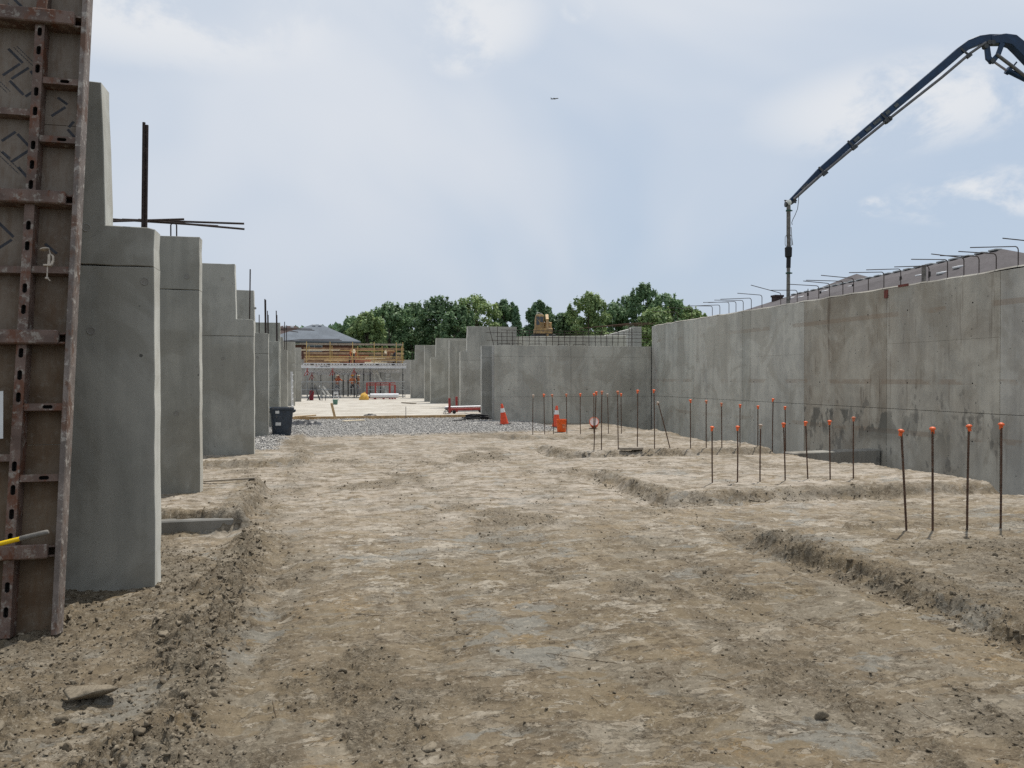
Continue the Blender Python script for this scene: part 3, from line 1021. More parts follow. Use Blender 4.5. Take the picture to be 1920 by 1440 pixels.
# dowels cast into the fin tops
for dx, h in ((-0.0115, 3.72), (0.0115, 3.70)):
    rebar_part('rebar', [(-1.425 + dx, 6.80, 2.78), (-1.412 + dx, 6.80, h)], 0.0125, F1)
rebar_part('rebar', [(-1.93, 10.72, 3.3), (-1.93, 10.72, 3.62), (-1.915, 10.72, 3.645), (-1.875, 10.72, 3.645), (-1.86, 10.72, 3.62), (-1.86, 10.72, 3.3)], 0.009, F2)
rebar_part('rebar', [(-1.5, 16.6, 2.75), (-1.485, 16.6, 3.87)], 0.014, F3)
for x0, x1, h in ((-1.555, -1.565, 3.76), (-1.535, -1.545, 3.74), (-1.71, -1.71, 3.34), (-1.49, -1.50, 3.45), (-1.475, -1.48, 3.34)):
    rebar_part('rebar', [(x0, 21.62, 2.75), (x1, 21.62, h)], 0.017 if h > 3.6 else 0.013, F4)
for x0, x1, h in ((-1.535, -1.545, 3.84), (-1.515, -1.525, 3.70)):
    rebar_part('rebar', [(x0, 26.22, 2.75), (x1, 26.22, h)], 0.018, F5)
rebar_part('rebar', [(-2.3, 30.52, 3.55), (-1.0, 30.5, 3.40)], 0.016, F6)
rebar_part('rebar', [(-1.62, 34.3, 2.8), (-1.60, 34.3, 3.9)], 0.018, F7)
rebar_part('rebar', [(-1.70, 34.3, 2.8), (-1.68, 34.3, 4.05)], 0.018, F7)
for dx, z in ((0, 3.78), (0.1, 3.73)):
    rebar_part('rebar', [(-2.0, 34.32, z), (-0.55 + dx, 34.4, z - 0.02)], 0.016, F7)
for dx, z in ((0, 3.68), (0.1, 3.62)):
    rebar_part('rebar', [(-2.2, 42.1, z - .1), (-1.2, 42.1, z), (0.75 + dx, 42.0, z + 0.03)], 0.02, F8)
for k in range(3):
    rebar_part('rebar', [(7.0 + k * .55, 38.1, 3.5), (7.0 + k * .55, 38.1, 3.95)], 0.016, G3)
rebar_part('rebar', [(7.3, 44.8, 3.9), (7.3, 44.8, 4.2)], 0.016, G4)
rebar_part('rebar', [(6.12, 56.1, 2.85), (6.12, 56.1, 3.75)], 0.02, G6)
for i, (p, q) in enumerate([((-2.62, 10.74, 3.665), (-1.36, 10.76, 3.640)), ((-2.62, 10.62, 3.615), (-1.75, 10.60, 3.68)),
                            ((-2.5, 10.7, 3.66), (-1.03, 10.68, 3.672)), ((-2.3, 10.66, 3.66), (-1.02, 10.62, 3.59))]):
    mb = MB(((p[0] + q[0]) / 2, (p[1] + q[1]) / 2, (p[2] + q[2]) / 2))
    mb.tube([p, q], 0.014, 6)
    setp(mb.build('rebar', M_REBARD, smooth=True),
         ['loose bar on the second left fin ending just past the bundle middle', 'shortest loose bar of the bundle on the second left fin',
          'loose steel bar on the second left fin whose tip sticks out level', 'loose steel bar on the second left fin whose tip droops lowest'][i], 'rebar', 'loose bars on the second fin')


# ------------------------------------------------------------------ right-hand wall and back wall, cast in panels
def holed_panel(mb, o, ua, va, na, u0, u1, v0, v1, holes, thick, hd=0.05, mi_h=1):
    """flat panel with round tie holes; o origin, ua/va axes, na outward normal"""
    o, ua, va, na = Vector(o), Vector(ua), Vector(va), Vector(na)

    def P(u, v, d=0.0):
        return o + ua * u + va * v - na * d
    hs = [h for h in holes if u0 + 0.08 < h[0] < u1 - 0.08 and v0 + 0.08 < h[1] < v1 - 0.08]
    cell = 0.05
    us, vs = sorted({u0, u1} | {round(h[0] - cell, 4) for h in hs} | {round(h[0] + cell, 4) for h in hs}), \
        sorted({v0, v1} | {round(h[1] - cell, 4) for h in hs} | {round(h[1] + cell, 4) for h in hs})
    for i in range(len(us) - 1):
        for j in range(len(vs) - 1):
            a, b, c, d = us[i], us[i + 1], vs[j], vs[j + 1]
            h = [h for h in hs if a < h[0] < b and c < h[1] < d and b - a < 0.11 and d - c < 0.11]
            if not h:
                mb.add([P(a, c), P(b, c), P(b, d), P(a, d)], [(0, 1, 2, 3)])
                continue
            h = h[0]
            r = h[2]
            angs = sorted([k * PI / 4 for k in range(8)])
            inn, outr, bot = [], [], []
            for t in angs:
                ct, st_ = math.cos(t), math.sin(t)
                inn.append(P(h[0] + r * ct, h[1] + r * st_))
                bot.append(P(h[0] + r * .85 * ct, h[1] + r * .85 * st_, hd))
                k = min(((b - h[0]) if ct > 0 else (h[0] - a)) / max(abs(ct), 1e-6), ((d - h[1]) if st_ > 0 else (h[1] - c)) / max(abs(st_), 1e-6))
                outr.append(P(h[0] + k * ct, h[1] + k * st_))
            n = len(angs)
            mb.add(inn + outr + bot, [(q, n + q, n + (q + 1) % n, (q + 1) % n) for q in range(n)])
            mb.add(inn + bot, [(q, (q + 1) % n, n + (q + 1) % n, n + q) for q in range(n)] + [list(range(n, 2 * n))], mi_h)
    e = 0.004
    mb.add([P(u0, v0), P(u1, v0), P(u1, v1), P(u0, v1), P(u0 - e, v0 - e, thick), P(u1 + e, v0 - e, thick), P(u1 + e, v1 + e, thick), P(u0 - e, v1 + e, thick)],
           [(0, 4, 5, 1), (1, 5, 6, 2), (2, 6, 7, 3), (3, 7, 4, 0)])


RW = thing('retaining_wall', 'long high concrete wall along the right side with brown stains and bent bars on top', 'wall', (12.0, 16, -0.6))
core = MB(RW.location)
core.mm(12.02, 12.34, 5.0, 27.215, -0.8, 3.60)
core.build('wall_core', M_GROOVE, RW)
cop = MB(RW.location)
ys = np.linspace(5.0, 27.02, 60)
cw = []
rw_r = random.Random(4)
for yv in ys:
    z = 3.645 + rw_r.uniform(-.012, .012) + (0.02 if yv < 11.7 else 0)
    cw.append([(12.004, yv, z - 0.03), (12.03 + rw_r.uniform(-.01, .01), yv, z), (12.33, yv, z + rw_r.uniform(-.01, .02)), (12.345, yv, z - 0.05)])
vsx = [v for q in cw for v in q]
cop.add(vsx, [(i * 4 + j, i * 4 + j + 1, i * 4 + 5 + j, i * 4 + 4 + j) for i in range(len(ys) - 1) for j in range(3)])
o = cop.build('wall_top', M_WALL, RW)
o.color = (0.9, 0.88, 0.86, 0.8)
bays = [(27.19, 26.72, (1.05, 1.05, 1.05, .97)), (26.72, 23.75, (1.0, 1.02, 1.0, .92)), (23.75, 20.66, (1.04, 1.05, 1.03, .95)), (20.66, 20.22, (1.0, 1.02, 1.0, .93)),
        (20.22, 17.62, (1.02, 1.03, 1.02, .92)), (17.62, 14.60, (0.84, 0.81, 0.76, .30)), (14.60, 11.66, (0.95, 0.93, 0.89, .62)), (11.66, 8.4, (0.93, 0.93, 0.93, .80)), (8.4, 5.0, (0.95, 0.93, 0.9, .7))]
tie_y = [26.12, 24.35, 23.08, 21.32, 20.03, 18.24, 16.97, 15.21, 13.98, 12.28, 10.9, 9.2, 7.6, 6.0]
ties = [(yv, zv, 0.017) for yv in tie_y for zv in (0.44, 1.55, 3.09)]
g = 0.006
for (ya, yb, colr) in bays:
    lifts = [(-0.8, 0.985), (0.985, 3.615)]
    if ya == 20.22:
        lifts = [(-0.8, 0.985), (0.985, 2.27), (2.27, 3.615)]
    if ya == 14.60:
        lifts = [(-0.8, 0.985), (0.985, 2.40), (2.40, 3.615)]
    for k, (za, zb) in enumerate(lifts):
        mb = MB(RW.location)
        gz_ = g if k != 2 else 0.002
        holed_panel(mb, (12.0, 0, 0), (0, 1, 0), (0, 0, 1), (-1, 0, 0), yb + g, ya - g, za + (g if k < 2 else 0.002), zb - (g if k != 1 or len(lifts) == 2 else 0.002), ties, 0.019)
        o = mb.build('concrete_panel', [M_WALL, M_HOLE], RW)
        j = 1 + rw_r.uniform(-.03, .03)
        o.color = (colr[0] * j, colr[1] * j, colr[2] * j, colr[3])
hook_y = [22.77, 22.28, 21.71, 21.29, 20.87, 20.42, 19.85, 18.91, 18.15, 17.68, 17.23, 16.8, 16.29, 15.9, 15.39, 14.88, 14.36, 13.55, 13.06, 12.65, 12.29, 11.9, 11.43, 10.9, 10.4, 24.2, 25.3]
for i, yv in enumerate(hook_y):
    h = rw_r.uniform(0.30, 0.37)
    L = rw_r.uniform(0.75, 1.0)
    dy = rw_r.uniform(-0.10, 0.10)
    dz = rw_r.uniform(-0.05, 0.05) + (0.14 if i == 7 else 0)
    if i in (9, 14):
        rebar_part('rebar_hook', [(12.15, yv, 3.5), (12.15, yv, 3.66 + h * .9)], 0.0095, RW)
        continue
    pts = [(12.15, yv, 3.5), (12.15, yv, 3.66 + h - 0.06)]
    for a in (30, 60, 90):
        pts.append((12.15 - 0.065 * (1 - math.cos(R(a))), yv, 3.66 + h - 0.06 + 0.065 * math.sin(R(a))))
    pts.append((12.15 - L, yv + dy, 3.66 + h + dz))
    rebar_part('rebar_hook', pts, 0.0095, RW)
mb = MB(RW.location)
mb.tube([(12.2, 13.75, 3.5), (12.2, 13.75, 4.02)], 0.045, 10)
mb.build('pipe_stub', M_HOSE, RW, smooth=True)
for yv, zv, w, h in ((14.62, 3.50, 0.12, 0.18), (14.1, 3.63, 0.30, 0.05)):
    mb = MB(RW.location)
    mb.box((11.995, yv, zv), (0.012, w, h))
    mb.build('red_paint_mark', plain('faded_red_mark', (0.16, 0.05, 0.04), 0.8, 0, 0.4, 20), RW)

BW = thing('back_wall', 'grey concrete cross wall facing the camera, with an upright bar mesh along its top', 'wall', (9, 27.2, -0.5))
mb = MB(BW.location)
mb.mm(5.93, 12.3, 27.22, 27.5, -0.7, 2.80)
mb.build('wall_core', M_GROOVE, BW)
bt = [(x, z, 0.019) for x in (6.45, 8.16, 9.42, 11.15) for z in (0.42, 1.23, 2.47)]
bt.remove((6.45, 0.42, 0.019))
for (xa, xb) in ((5.91, 8.80), (8.80, 11.78), (11.78, 11.975)):
    for k, (za, zb) in enumerate(((-0.7, 0.97), (0.97, 2.43), (2.43, 2.84))):
        mb = MB(BW.location)
        gg = 0.004
        holed_panel(mb, (0, 27.2, 0), (1, 0, 0), (0, 0, 1), (0, -1, 0), xa + gg, xb - gg, za + (gg if k < 2 else .003), zb - (gg if k != 1 else .003), bt, 0.019)
        o = mb.build('concrete_panel', [M_WALL, M_HOLE], BW)
        s = rw_r.uniform(0.86, 0.94)
        o.color = (s, s * 1.01, s * 0.99, 0.97)
mb = MB(BW.location)
mb.mm(5.885, 5.928, 27.205, 27.5, -0.7, 2.835)
mb.build('wall_end', M_FIN, BW, bevel=0.01)
mb = MB(BW.location)
mb.mm(5.93, 11.97, 27.224, 27.498, 2.802, 2.836)
o = mb.build('wall_top', M_WALL, BW)
o.color = (1, 1, 1, 0.95)
xb_ = 5.72
bx = [5.72, 6.06, 6.22, 6.42, 6.62, 6.84, 7.0, 7.26, 7.48, 7.62, 7.9, 8.15, 8.38, 8.6, 8.82, 9.05, 9.32, 9.55, 9.8, 10.02, 10.25, 10.5, 10.72, 10.95, 11.16, 11.24]
for x in bx:
    rebar_part('rebar', [(max(x, 5.96), 27.36 + rw_r.uniform(-.06, .06), 2.7), (x, 27.36, 3.30 + rw_r.uniform(-.02, .14) + (.2 if x < 6.1 or x > 11.1 else 0))], 0.011, BW)
for z, x0, x1 in ((3.02, 5.65, 11.9), (3.16, 6.0, 11.95), (3.30, 5.62, 11.95), (3.40, 6.2, 11.9)):
    rebar_part('rebar', [(x0, 27.36, z), ((x0 + x1) / 2, 27.38, z - 0.015), (x1, 27.36, z - 0.01)], 0.010, BW)
for x0, x1 in ((6.05, 6.5), (6.45, 6.95), (8.3, 8.7), (8.9, 9.4), (7.2, 7.7)):
    rebar_part('rebar', [(x0, 27.3, 2.80), (x0 + .03, 27.3, 2.89), (x1, 27.32, 2.91), (x1 + .03, 27.3, 2.80)], 0.010, BW)

# walls seen over the back wall
LW = thing('concrete_wall', 'low far concrete wall seen over the bar mesh of the back wall', 'wall', (10, 34.6, 0))
mb = MB(LW.location)
mb.prism([(8.50, 0), (13.9, 0), (13.9, 3.68), (8.50, 3.56)], 34.45, 34.75)
mb.build('wall_body', M_WALL, LW, bevel=0.012).color = (0.95, 0.95, 0.92, 0.97)
SW = thing('concrete_wall', 'pale sloping concrete ramp wall with a square pillar at its high end, over the back wall', 'wall', (13.6, 36, 2))
mb = MB(SW.location)
mb.prism([(12.2, 2.0), (14.83, 2.0), (14.83, 4.14), (12.2, 3.42)], 36.0, 36.3)
mb.build('ramp_panel', M_NEW, SW, bevel=0.012)
mb = MB(SW.location)
mb.mm(14.84, 15.3, 35.9, 36.4, 2.0, 4.2)
mb.build('pillar', M_NEW, SW, bevel=0.012).color = (.75, .75, .75, 1)
for k in range(7):
    p = (11.8 + k * .25, 35.2 + k * .05, 4.02 + 0.03 * k)
    q = (14.6 + k * .22, 35.5 + rw_r.uniform(-.2, .2), 4.30 + rw_r.uniform(-.06, .10))
    rebar_part('rebar', [p, q], 0.013, SW, M_REBAR)
for k in range(4):
    rebar_part('rebar', [(12.6 + k * .7, 36.15, 3.3), (12.6 + k * .7, 36.15, 4.3)], 0.012, SW)
FW = thing('concrete_wall', 'far grey concrete wall under the shoring deck', 'wall', (2, 70, 0))
mb = MB(FW.location)
for x0, x1 in ((-9, -0.9), (-0.9, 1.5), (1.5, 3.4), (3.4, 5.2), (5.2, 12)):
    mb2 = MB(FW.location)
    mb2.mm(x0 + .012, x1 - .012, 70, 70.3, 0.1, 3.3)
    mb2.build('concrete_panel', M_FIN, FW).color = (rw_r.uniform(.8, 1), ) * 3 + (1,)
# footing blocks
mb = MB((-1.45, 9.3, 0))
mb.mm(-2.05, -0.98, 8.93, 9.8, -0.25, 0.115)
setp(mb.build('footing_block', M_FIN, bevel=0.015), 'grey concrete footing face showing in the cut in front of the second left fin', 'footing').color = (.62, .62, .62, 1)
mb = MB((10.9, 14.95, -0.4))
mb.prism([(9.75, -0.8), (11.97, -0.8), (11.97, 0.06), (9.8, 0.03)], 14.75, 15.15)
setp(mb.build('footing_block', M_WALL, bevel=0.015), 'dark concrete footing ledge at the foot of the right wall', 'footing').color = (.55, .55, .55, .6)

# ------------------------------------------------------------------ leaning form panel on the left
LEAN = -math.atan2(0.73, 4.44)
FP = thing('formwork', 'rusty steel framed plywood form panel leaning back on the near left', 'formwork', (-1.70, 5.57, -0.02), (LEAN, 0, 0))
TOP = 4.98


def slot_plate(mb, c0, c1, s0, s1, holes, axis, yf, depth, hw, hl):
    """plate in the xz plane (front at yf) with long slots; axis 'z' or 'x' is the plate's length"""
    def V(l, w, d=0.0):
        return (w, yf + d, l) if axis == 'z' else (l, yf + d, w)
    cuts = sorted(holes)
    e = s0
    wc = (c0 + c1) / 2
    for h in cuts:
        a, b = h - hl / 2 - 0.015, h + hl / 2 + 0.015
        mb.add([V(e, c0), V(a, c0), V(a, c1), V(e, c1)], [(0, 1, 2, 3)])
        ring, outr, bot = [], [], []
        n = 12
        for k in range(n):
            t = 2 * PI * k / n + PI / n
            cl, cwd = math.cos(t), math.sin(t)
            l = h + (hl / 2 - hw / 2) * (1 if cl > 0 else -1) + hw / 2 * cl
            w = wc + hw / 2 * cwd
            ring.append(V(l, w))
            bot.append(V(l, w, 0.05))
            kk = min((b - h if cl > 0 else h - a) / max(abs(l - h), 1e-6), ((c1 - wc) / max(abs(w - wc), 1e-6)))
            outr.append(V(h + (l - h) * kk, wc + (w - wc) * kk))
        cor = [V(a, c0), V(a, c1), V(b, c0), V(b, c1)]
        mb.add(ring + outr, [(q, n + q, n + (q + 1) % n, (q + 1) % n) for q in range(n)])
        # corner triangles
        for ci, (ql, qw) in enumerate(((-1, -1), (-1, 1), (1, -1), (1, 1))):
            best = None
            for q in range(n):
                t0, t1 = 2 * PI * q / n + PI / n, 2 * PI * (q + 1) / n + PI / n
                p0, p1 = outr[q], outr[(q + 1) % n]
                L0, W0 = (p0[2], p0[0]) if axis == 'z' else (p0[0], p0[2])
                L1, W1 = (p1[2], p1[0]) if axis == 'z' else (p1[0], p1[2])
                l_, w_ = (a if ql < 0 else b), (c0 if qw < 0 else c1)
                on = (abs(L0 - l_) < 1e-4 and abs(W1 - w_) < 1e-4) or (abs(L1 - l_) < 1e-4 and abs(W0 - w_) < 1e-4)
                if on:
                    best = (p0, p1)
            if best:
                mb.add([best[0], best[1], cor[ci]], [(0, 1, 2)])
        mb.add(ring + bot, [(q, (q + 1) % n, n + (q + 1) % n, n + q) for q in range(n)] + [list(range(n, 2 * n))], 1)
        e = b
    mb.add([V(e, c0), V(s1, c0), V(s1, c1), V(e, c1)], [(0, 1, 2, 3)])


def flange(mb, c0, c1, s0, s1, axis, yf, yb):
    for w in (c0, c1):
        d = 0.004 if w == c0 else -0.004
        if axis == 'z':
            mb.mm(min(w, w + d), max(w, w + d), yf, yb, s0, s1)
        else:
            mb.mm(s0, s1, yf, yb, min(w, w + d), max(w, w + d))


M_SLOT = plain('slot_shadow_steel', (0.03, 0.026, 0.024), 0.9)
slots_s = [.162, .319, .632, .787, .945, 1.10, 1.563, 1.714, 1.867, 2.17, 2.32, 2.622, 2.77, 3.069, 3.217, 3.363, 3.62, 3.77, 3.946, 4.089, 4.235, 4.55, 4.70]
for xs in (-0.305, -0.93):
    mb = MB()
    slot_plate(mb, xs - 0.031, xs + 0.031, 0.0, TOP, slots_s, 'z', 0.004, 0.1, 0.030, 0.068)
    flange(mb, xs - 0.031, xs + 0.031, 0, TOP, 'z', 0.0045, 0.108)
    mb.build('slotted_stile', [M_FRAME, M_SLOT], FP)
for x0, x1, nm in ((-0.036, 0.0, 'side_rail'), (-1.44, -1.40, 'side_rail')):
    mb = MB()
    mb.mm(x0, x1, -0.002, 0.010, 0, TOP)
    mb.mm(x1 - 0.012 if x0 > -1 else x0, x1 if x0 > -1 else x0 + .012, 0.012, 0.128, 0, TOP)
    mb.build(nm, M_RAIL, FP, bevel=0.003)
for s0, s1 in ((0.492, 0.585), (1.925, 2.022), (2.925, 3.020), (4.292, 4.400)):
    mb = MB()
    mb.mm(-1.398, -0.075, -0.034, 0.010, s0, s1)
    mb.build('crossbar', M_FRAME, FP, bevel=0.008)
    mb = MB()
    mb.mm(-1.398, -0.04, 0.011, 0.109, s0 + .01, s0 + 0.022)
    mb.mm(-1.398, -0.04, 0.011, 0.109, s1 - .022, s1 - 0.01)
    mb.build('crossbar_web', M_FRAME, FP)
for s in (3.868, 3.422, 2.458, 1.497, 1.020):
    mb = MB()
    slot_plate(mb, s - 0.024, s + 0.024, -0.272, -0.037, [] if s == 2.458 else [-0.128], 'x', 0.012, 0.1, 0.026, 0.062)
    flange(mb, s - 0.024, s + 0.024, -0.272, -0.037, 'x', 0.0125, 0.109)
    mb.build('rib', [M_FRAME, M_SLOT], FP)
for s in (2.458, 1.16, 3.62):
    mb = MB()
    slot_plate(mb, s - 0.024, s + 0.024, -0.897, -0.338, [], 'x', 0.03, 0.1, 0.026, 0.062)
    flange(mb, s - 0.024, s + 0.024, -0.897, -0.338, 'x', 0.0305, 0.109)
    mb.build('rib', [M_FRAME, M_SLOT], FP)
for x0, x1, cuts in ((-0.335, -0.014, [0, 1.25, 2.46, 3.575, TOP]), (-1.40, -0.338, [0, 2.46, 3.62, TOP])):
    for a, b in zip(cuts[:-1], cuts[1:]):
        mb = MB()
        mb.mm(x0, x1, 0.110, 0.127, a + 0.002, b - 0.002)
        mb.build('plywood', M_FPLY, FP)
prints = MB()
for (a, b), (c, d) in [((-.509, 4.101), (-.41, 4.001)), ((-.427, 3.993), (-.534, 3.893)), ((-.369, 3.968), (-.477, 3.871)), ((-.487, 3.857), (-.392, 3.757)),
                       ((-.38, 3.745), (-.33, 3.79)), ((-.325, 3.90), (-.356, 3.945)), ((-.428, 3.474), (-.513, 3.398)), ((-.416, 3.459), (-.325, 3.358)),
                       ((-.332, 3.345), (-.444, 3.247)), ((-.508, 3.319), (-.453, 3.27)), ((-.398, 3.211), (-.32, 3.12)), ((-.17, 3.757), (-.102, 3.709)),
                       ((-.115, 3.687), (-.203, 3.611)), ((-.055, 3.582), (-.085, 3.534)), ((-.093, 3.519), (-.045, 3.462)), ((-.50, 2.80), (-.40, 2.70)),
                       ((-.41, 2.68), (-.52, 2.59)), ((-.20, 2.66), (-.12, 2.59)), ((-.52, 4.52), (-.42, 4.42)), ((-.43, 4.40), (-.53, 4.31)),
                       ((-.62, 4.12), (-.70, 4.03)), ((-.72, 3.40), (-.62, 3.30))]:
    def w(x, s):
        return Vector((x - 0.030, 0.1094, s + (s - 1.65) * 0.016))
    p, q = w(a, b), w(c, d)
    t = (q - p).normalized()
    nrm = Vector((-t.z, 0, t.x)) * 0.0095
    prints.add([p + nrm, q + nrm, q - nrm, p - nrm], [(0, 1, 2, 3)])
pr = random.Random(3)
for (xa, sa), (xb2, sb) in (((-.475, 4.125), (-.345, 3.995)), ((-.455, 4.135), (-.335, 4.015)), ((-.525, 3.325), (-.375, 3.175)), ((-.535, 3.30), (-.39, 3.155)),
                            ((-.56, 3.86), (-.48, 3.78)), ((-.57, 3.84), (-.50, 3.77)), ((-.53, 4.47), (-.43, 4.37))):
    L = math.hypot(xb2 - xa, sb - sa)
    t = 0.0
    while t < L:
        l = pr.uniform(0.006, 0.016)
        f0, f1 = t / L, min(1, (t + l) / L)
        p = Vector((xa + (xb2 - xa) * f0 - .03, 0.1094, sa + (sb - sa) * f0 + .03))
        q = Vector((xa + (xb2 - xa) * f1 - .03, 0.1094, sa + (sb - sa) * f1 + .03))
        d = (q - p).normalized()
        nrm = Vector((-d.z, 0, d.x)) * 0.0032
        prints.add([p + nrm, q + nrm, q - nrm, p - nrm], [(0, 1, 2, 3)])
        t += l + pr.uniform(0.003, 0.007)
o = prints.build('printed_marks', M_PRINT, FP)
o['kind'] = 'stuff'
# white tag hung on the panel
TG = thing('paper_tag', 'white written tag hanging on the left stile of the form panel', 'tag', (-2.09, 5.75, 1.42), (LEAN, R(-3), 0))
mb = MB()
mb.mm(-0.085, 0.022, -0.001, 0.001, -0.17, 0.145)
mb.build('tag_sheet', M_STICK, TG)
mb = MB()
for k in range(3):
    z = 0.13
    while z > -0.06:
        l = pr.uniform(.01, .024)
        mb.mm(-0.012 - k * 0.024 + pr.uniform(-.003, .003), -0.006 - k * 0.024 + pr.uniform(0, .004), -0.0022, -0.0015, z - l, z)
        z -= l + pr.uniform(.004, .012)
o = mb.build('handwriting', M_PRINT, TG)
o['kind'] = 'stuff'
# wing nut bracket
HK = thing('form_bracket', 'small pale wing nut bracket hanging on the form panel', 'bracket', (-1.858, 5.935, 2.43), (LEAN, 0, 0))
M_BRK = plain('concrete_splashed_steel', (0.42, 0.37, 0.31), 0.8, 0.1, 0.25, 30)
mb = MB()
mb.lathe([(0.0, 0.128), (0.030, 0.118), (0.031, 0.110), (0.006, 0.106), (0.0, 0.106)], 14, Matrix.Rotation(R(-12), 4, 'Y'))
mb.build('cap_plate', M_BRK, HK, smooth=True)
mb = MB()
mb.tube([(0.004, 0, 0.11), (0.012, 0, 0.08), (0.012, 0, 0.055)], 0.004, 6)
mb.build('rod', M_BRK, HK, smooth=True)
mb = MB()
mb.tube([(0.0, 0, -0.005), (0.0, 0, -0.088), (0.004, 0, -0.095)], 0.0045, 6)
mb.build('rod', M_BRK, HK, smooth=True)
mb = MB()
mb.beam((0.008, 0, 0.075), (0.008, 0, 0.0), 0.016, 0.022, (0, 1, 0))
mb.sweep([(0.016, 0, 0.075), (0.03, 0, 0.065), (0.034, 0, 0.035), (0.022, 0, 0.0)], [.01, .012, .012, .018], [.014] * 4, (0, 1, 0))
mb.box((0.0, 0, -0.004), (0.05, 0.03, 0.012))
mb.build('wing_clamp', M_BRK, HK, bevel=0.002)
mb = MB()
mb.lathe([(0.0, -0.085), (0.011, -0.088), (0.013, -0.1), (0.0, -0.104)], 8)
mb.beam((0.004, 0, -0.095), (0.022, 0, -0.113), 0.008, 0.008)
mb.build('nut', M_BRK, HK)
# long yellow handled tool resting against the panel
TL = thing('long_handle', 'yellow pole with a grey grip end resting in front of the form panel', 'tool', (-1.70, 5.42, 0.68))
pd = Vector((-2.9, 0.06, -0.66)).normalized()
mb = MB()
mb.tube([pd * 0.155, pd * 1.5, pd * 2.98], 0.0145, 12)
mb.build('pole', plain('yellow_glassfibre', (0.75, 0.50, 0.01), 0.35, 0, 0.05), TL, smooth=True)
mb = MB()
mb.tube([pd * -0.002, pd * 0.004, pd * 0.02, pd * 0.16, pd * 0.163], [0.010, 0.0155, 0.017, 0.0175, 0.016], 12)
mb.build('grip', plain('grey_grip', (0.16, 0.15, 0.135), 0.7, 0, 0.2, 30), TL, smooth=True)

# ------------------------------------------------------------------ capped dowels in the footings
ROWS = [('nearest row', [(5.78, 6.72, 5.69, 1.12), (6.03, 6.66, 6.03, 1.14), (6.44, 6.65, 6.46, 1.16), (6.89, 6.68, 6.91, 1.17)]),
        ('second row on the middle footing', [(5.55, 10.38, 5.54, 0.93), (5.96, 10.4, 5.96, 0.93), (6.33, 10.38, 6.33, 0.95), (6.73, 10.34, 6.69, 0.97), (7.19, 10.43, 7.14, 0.98), (7.57, 10.43, 7.56, 0.99), (7.96, 10.4, 7.95, 1.04)]),
        ('third row by the dark ledge', [(5.63, 15.82, 5.69, 1.35), (5.82, 15.84, 5.83, 1.36), (6.2, 15.81, 6.18, 1.36), (6.62, 15.77, 6.63, 1.38), (7.01, 15.73, 7.0, 1.39), (7.43, 15.71, 7.08, 1.12), (7.82, 15.62, 7.81, 1.17), (8.22, 15.66, 8.21, 1.15), (8.55, 15.57, 8.54, 1.09), (9.08, 15.72, 9.07, 1.05), (9.47, 15.63, 9.47, 1.02), (9.79, 15.55, 9.81, 1.18), (10.0, 15.35, 9.98, 1.01)]),
        ('farthest row before the back wall', [(5.68, 21.03, 5.69, 1.17), (6.04, 21.05, 6.01, 1.19), (6.29, 20.99, 6.23, 1.18), (6.71, 21.1, 6.69, 1.19), (7.09, 21.01, 7.08, 1.2), (7.53, 21.12, 7.53, 1.2), (7.94, 21.02, 7.9, 1.19), (8.31, 20.93, 8.29, 1.2)])]
rr_ = random.Random(21)
DOWELS = []


def cap_mesh():
    mb = MB()
    mb.lathe([(0.0, 0.016), (0.012, 0.0155), (0.026, 0.008), (0.031, -0.002), (0.030, -0.009), (0.019, -0.012), (0.0165, -0.055), (0.0, -0.055)], 14)
    return mb


grey = {(1, 2), (2, 5), (3, 6), (3, 0)}
for ri, (rn, row) in enumerate(ROWS):
    for i, (xb2, yb2, xt, zt) in enumerate(row):
        zb = gz(xb2, yb2) - 0.25
        is_g = (ri, i) in grey
        lab = ('pale-capped' if is_g else 'orange-capped') + ' steel dowel in the %s, %s from the left' % (rn, ORD[i])
        if (ri, i) == (2, 5):
            lab = 'strongly leaning pale-capped steel dowel in the third row'
        t = thing('rebar_dowel', lab, 'rebar dowel', (xb2, yb2, zb), (0, 0, 0), 'capped steel dowels standing in rows in the footings')
        top = Vector((xt - xb2, rr_.uniform(-.015, .015), zt - zb))
        mb = MB()
        k = 7
        mid = rr_.uniform(-.006, .006)
        if ri == 0:
            # ribbed bar: ring by ring
            nseg = 90
            pts = [top * (j / nseg) + Vector((mid * math.sin(PI * j / nseg), 0, 0)) for j in range(nseg + 1)]
            mb.tube(pts, [0.0105 + (0.0014 if j % 2 else 0) for j in range(nseg + 1)], 7)
        else:
            pts = [top * (j / 6) + Vector((mid * math.sin(PI * j / 6), 0, 0)) for j in range(7)]
            mb.tube(pts, 0.0105 if ri < 2 else 0.0115, 7)
        mb.build('bar', M_REBAR, t, smooth=True)
        cm = cap_mesh()
        c = cm.build('cap', M_CAPG if is_g else (M_CAPD if rr_.random() < .35 else M_CAP), t, smooth=True)
        c.location = top - Vector((0, 0, 0.004))
        c.rotation_euler = (rr_.uniform(-.2, .2), math.atan2(top.x, top.z) + rr_.uniform(-.2, .2), rr_.random() * 3)
        s = (1.0, 1.05, 1.12, 1.25)[ri]
        c.scale = (s, s, s)
        DOWELS.append(t)

# ------------------------------------------------------------------ cones, buckets, bin and odds and ends


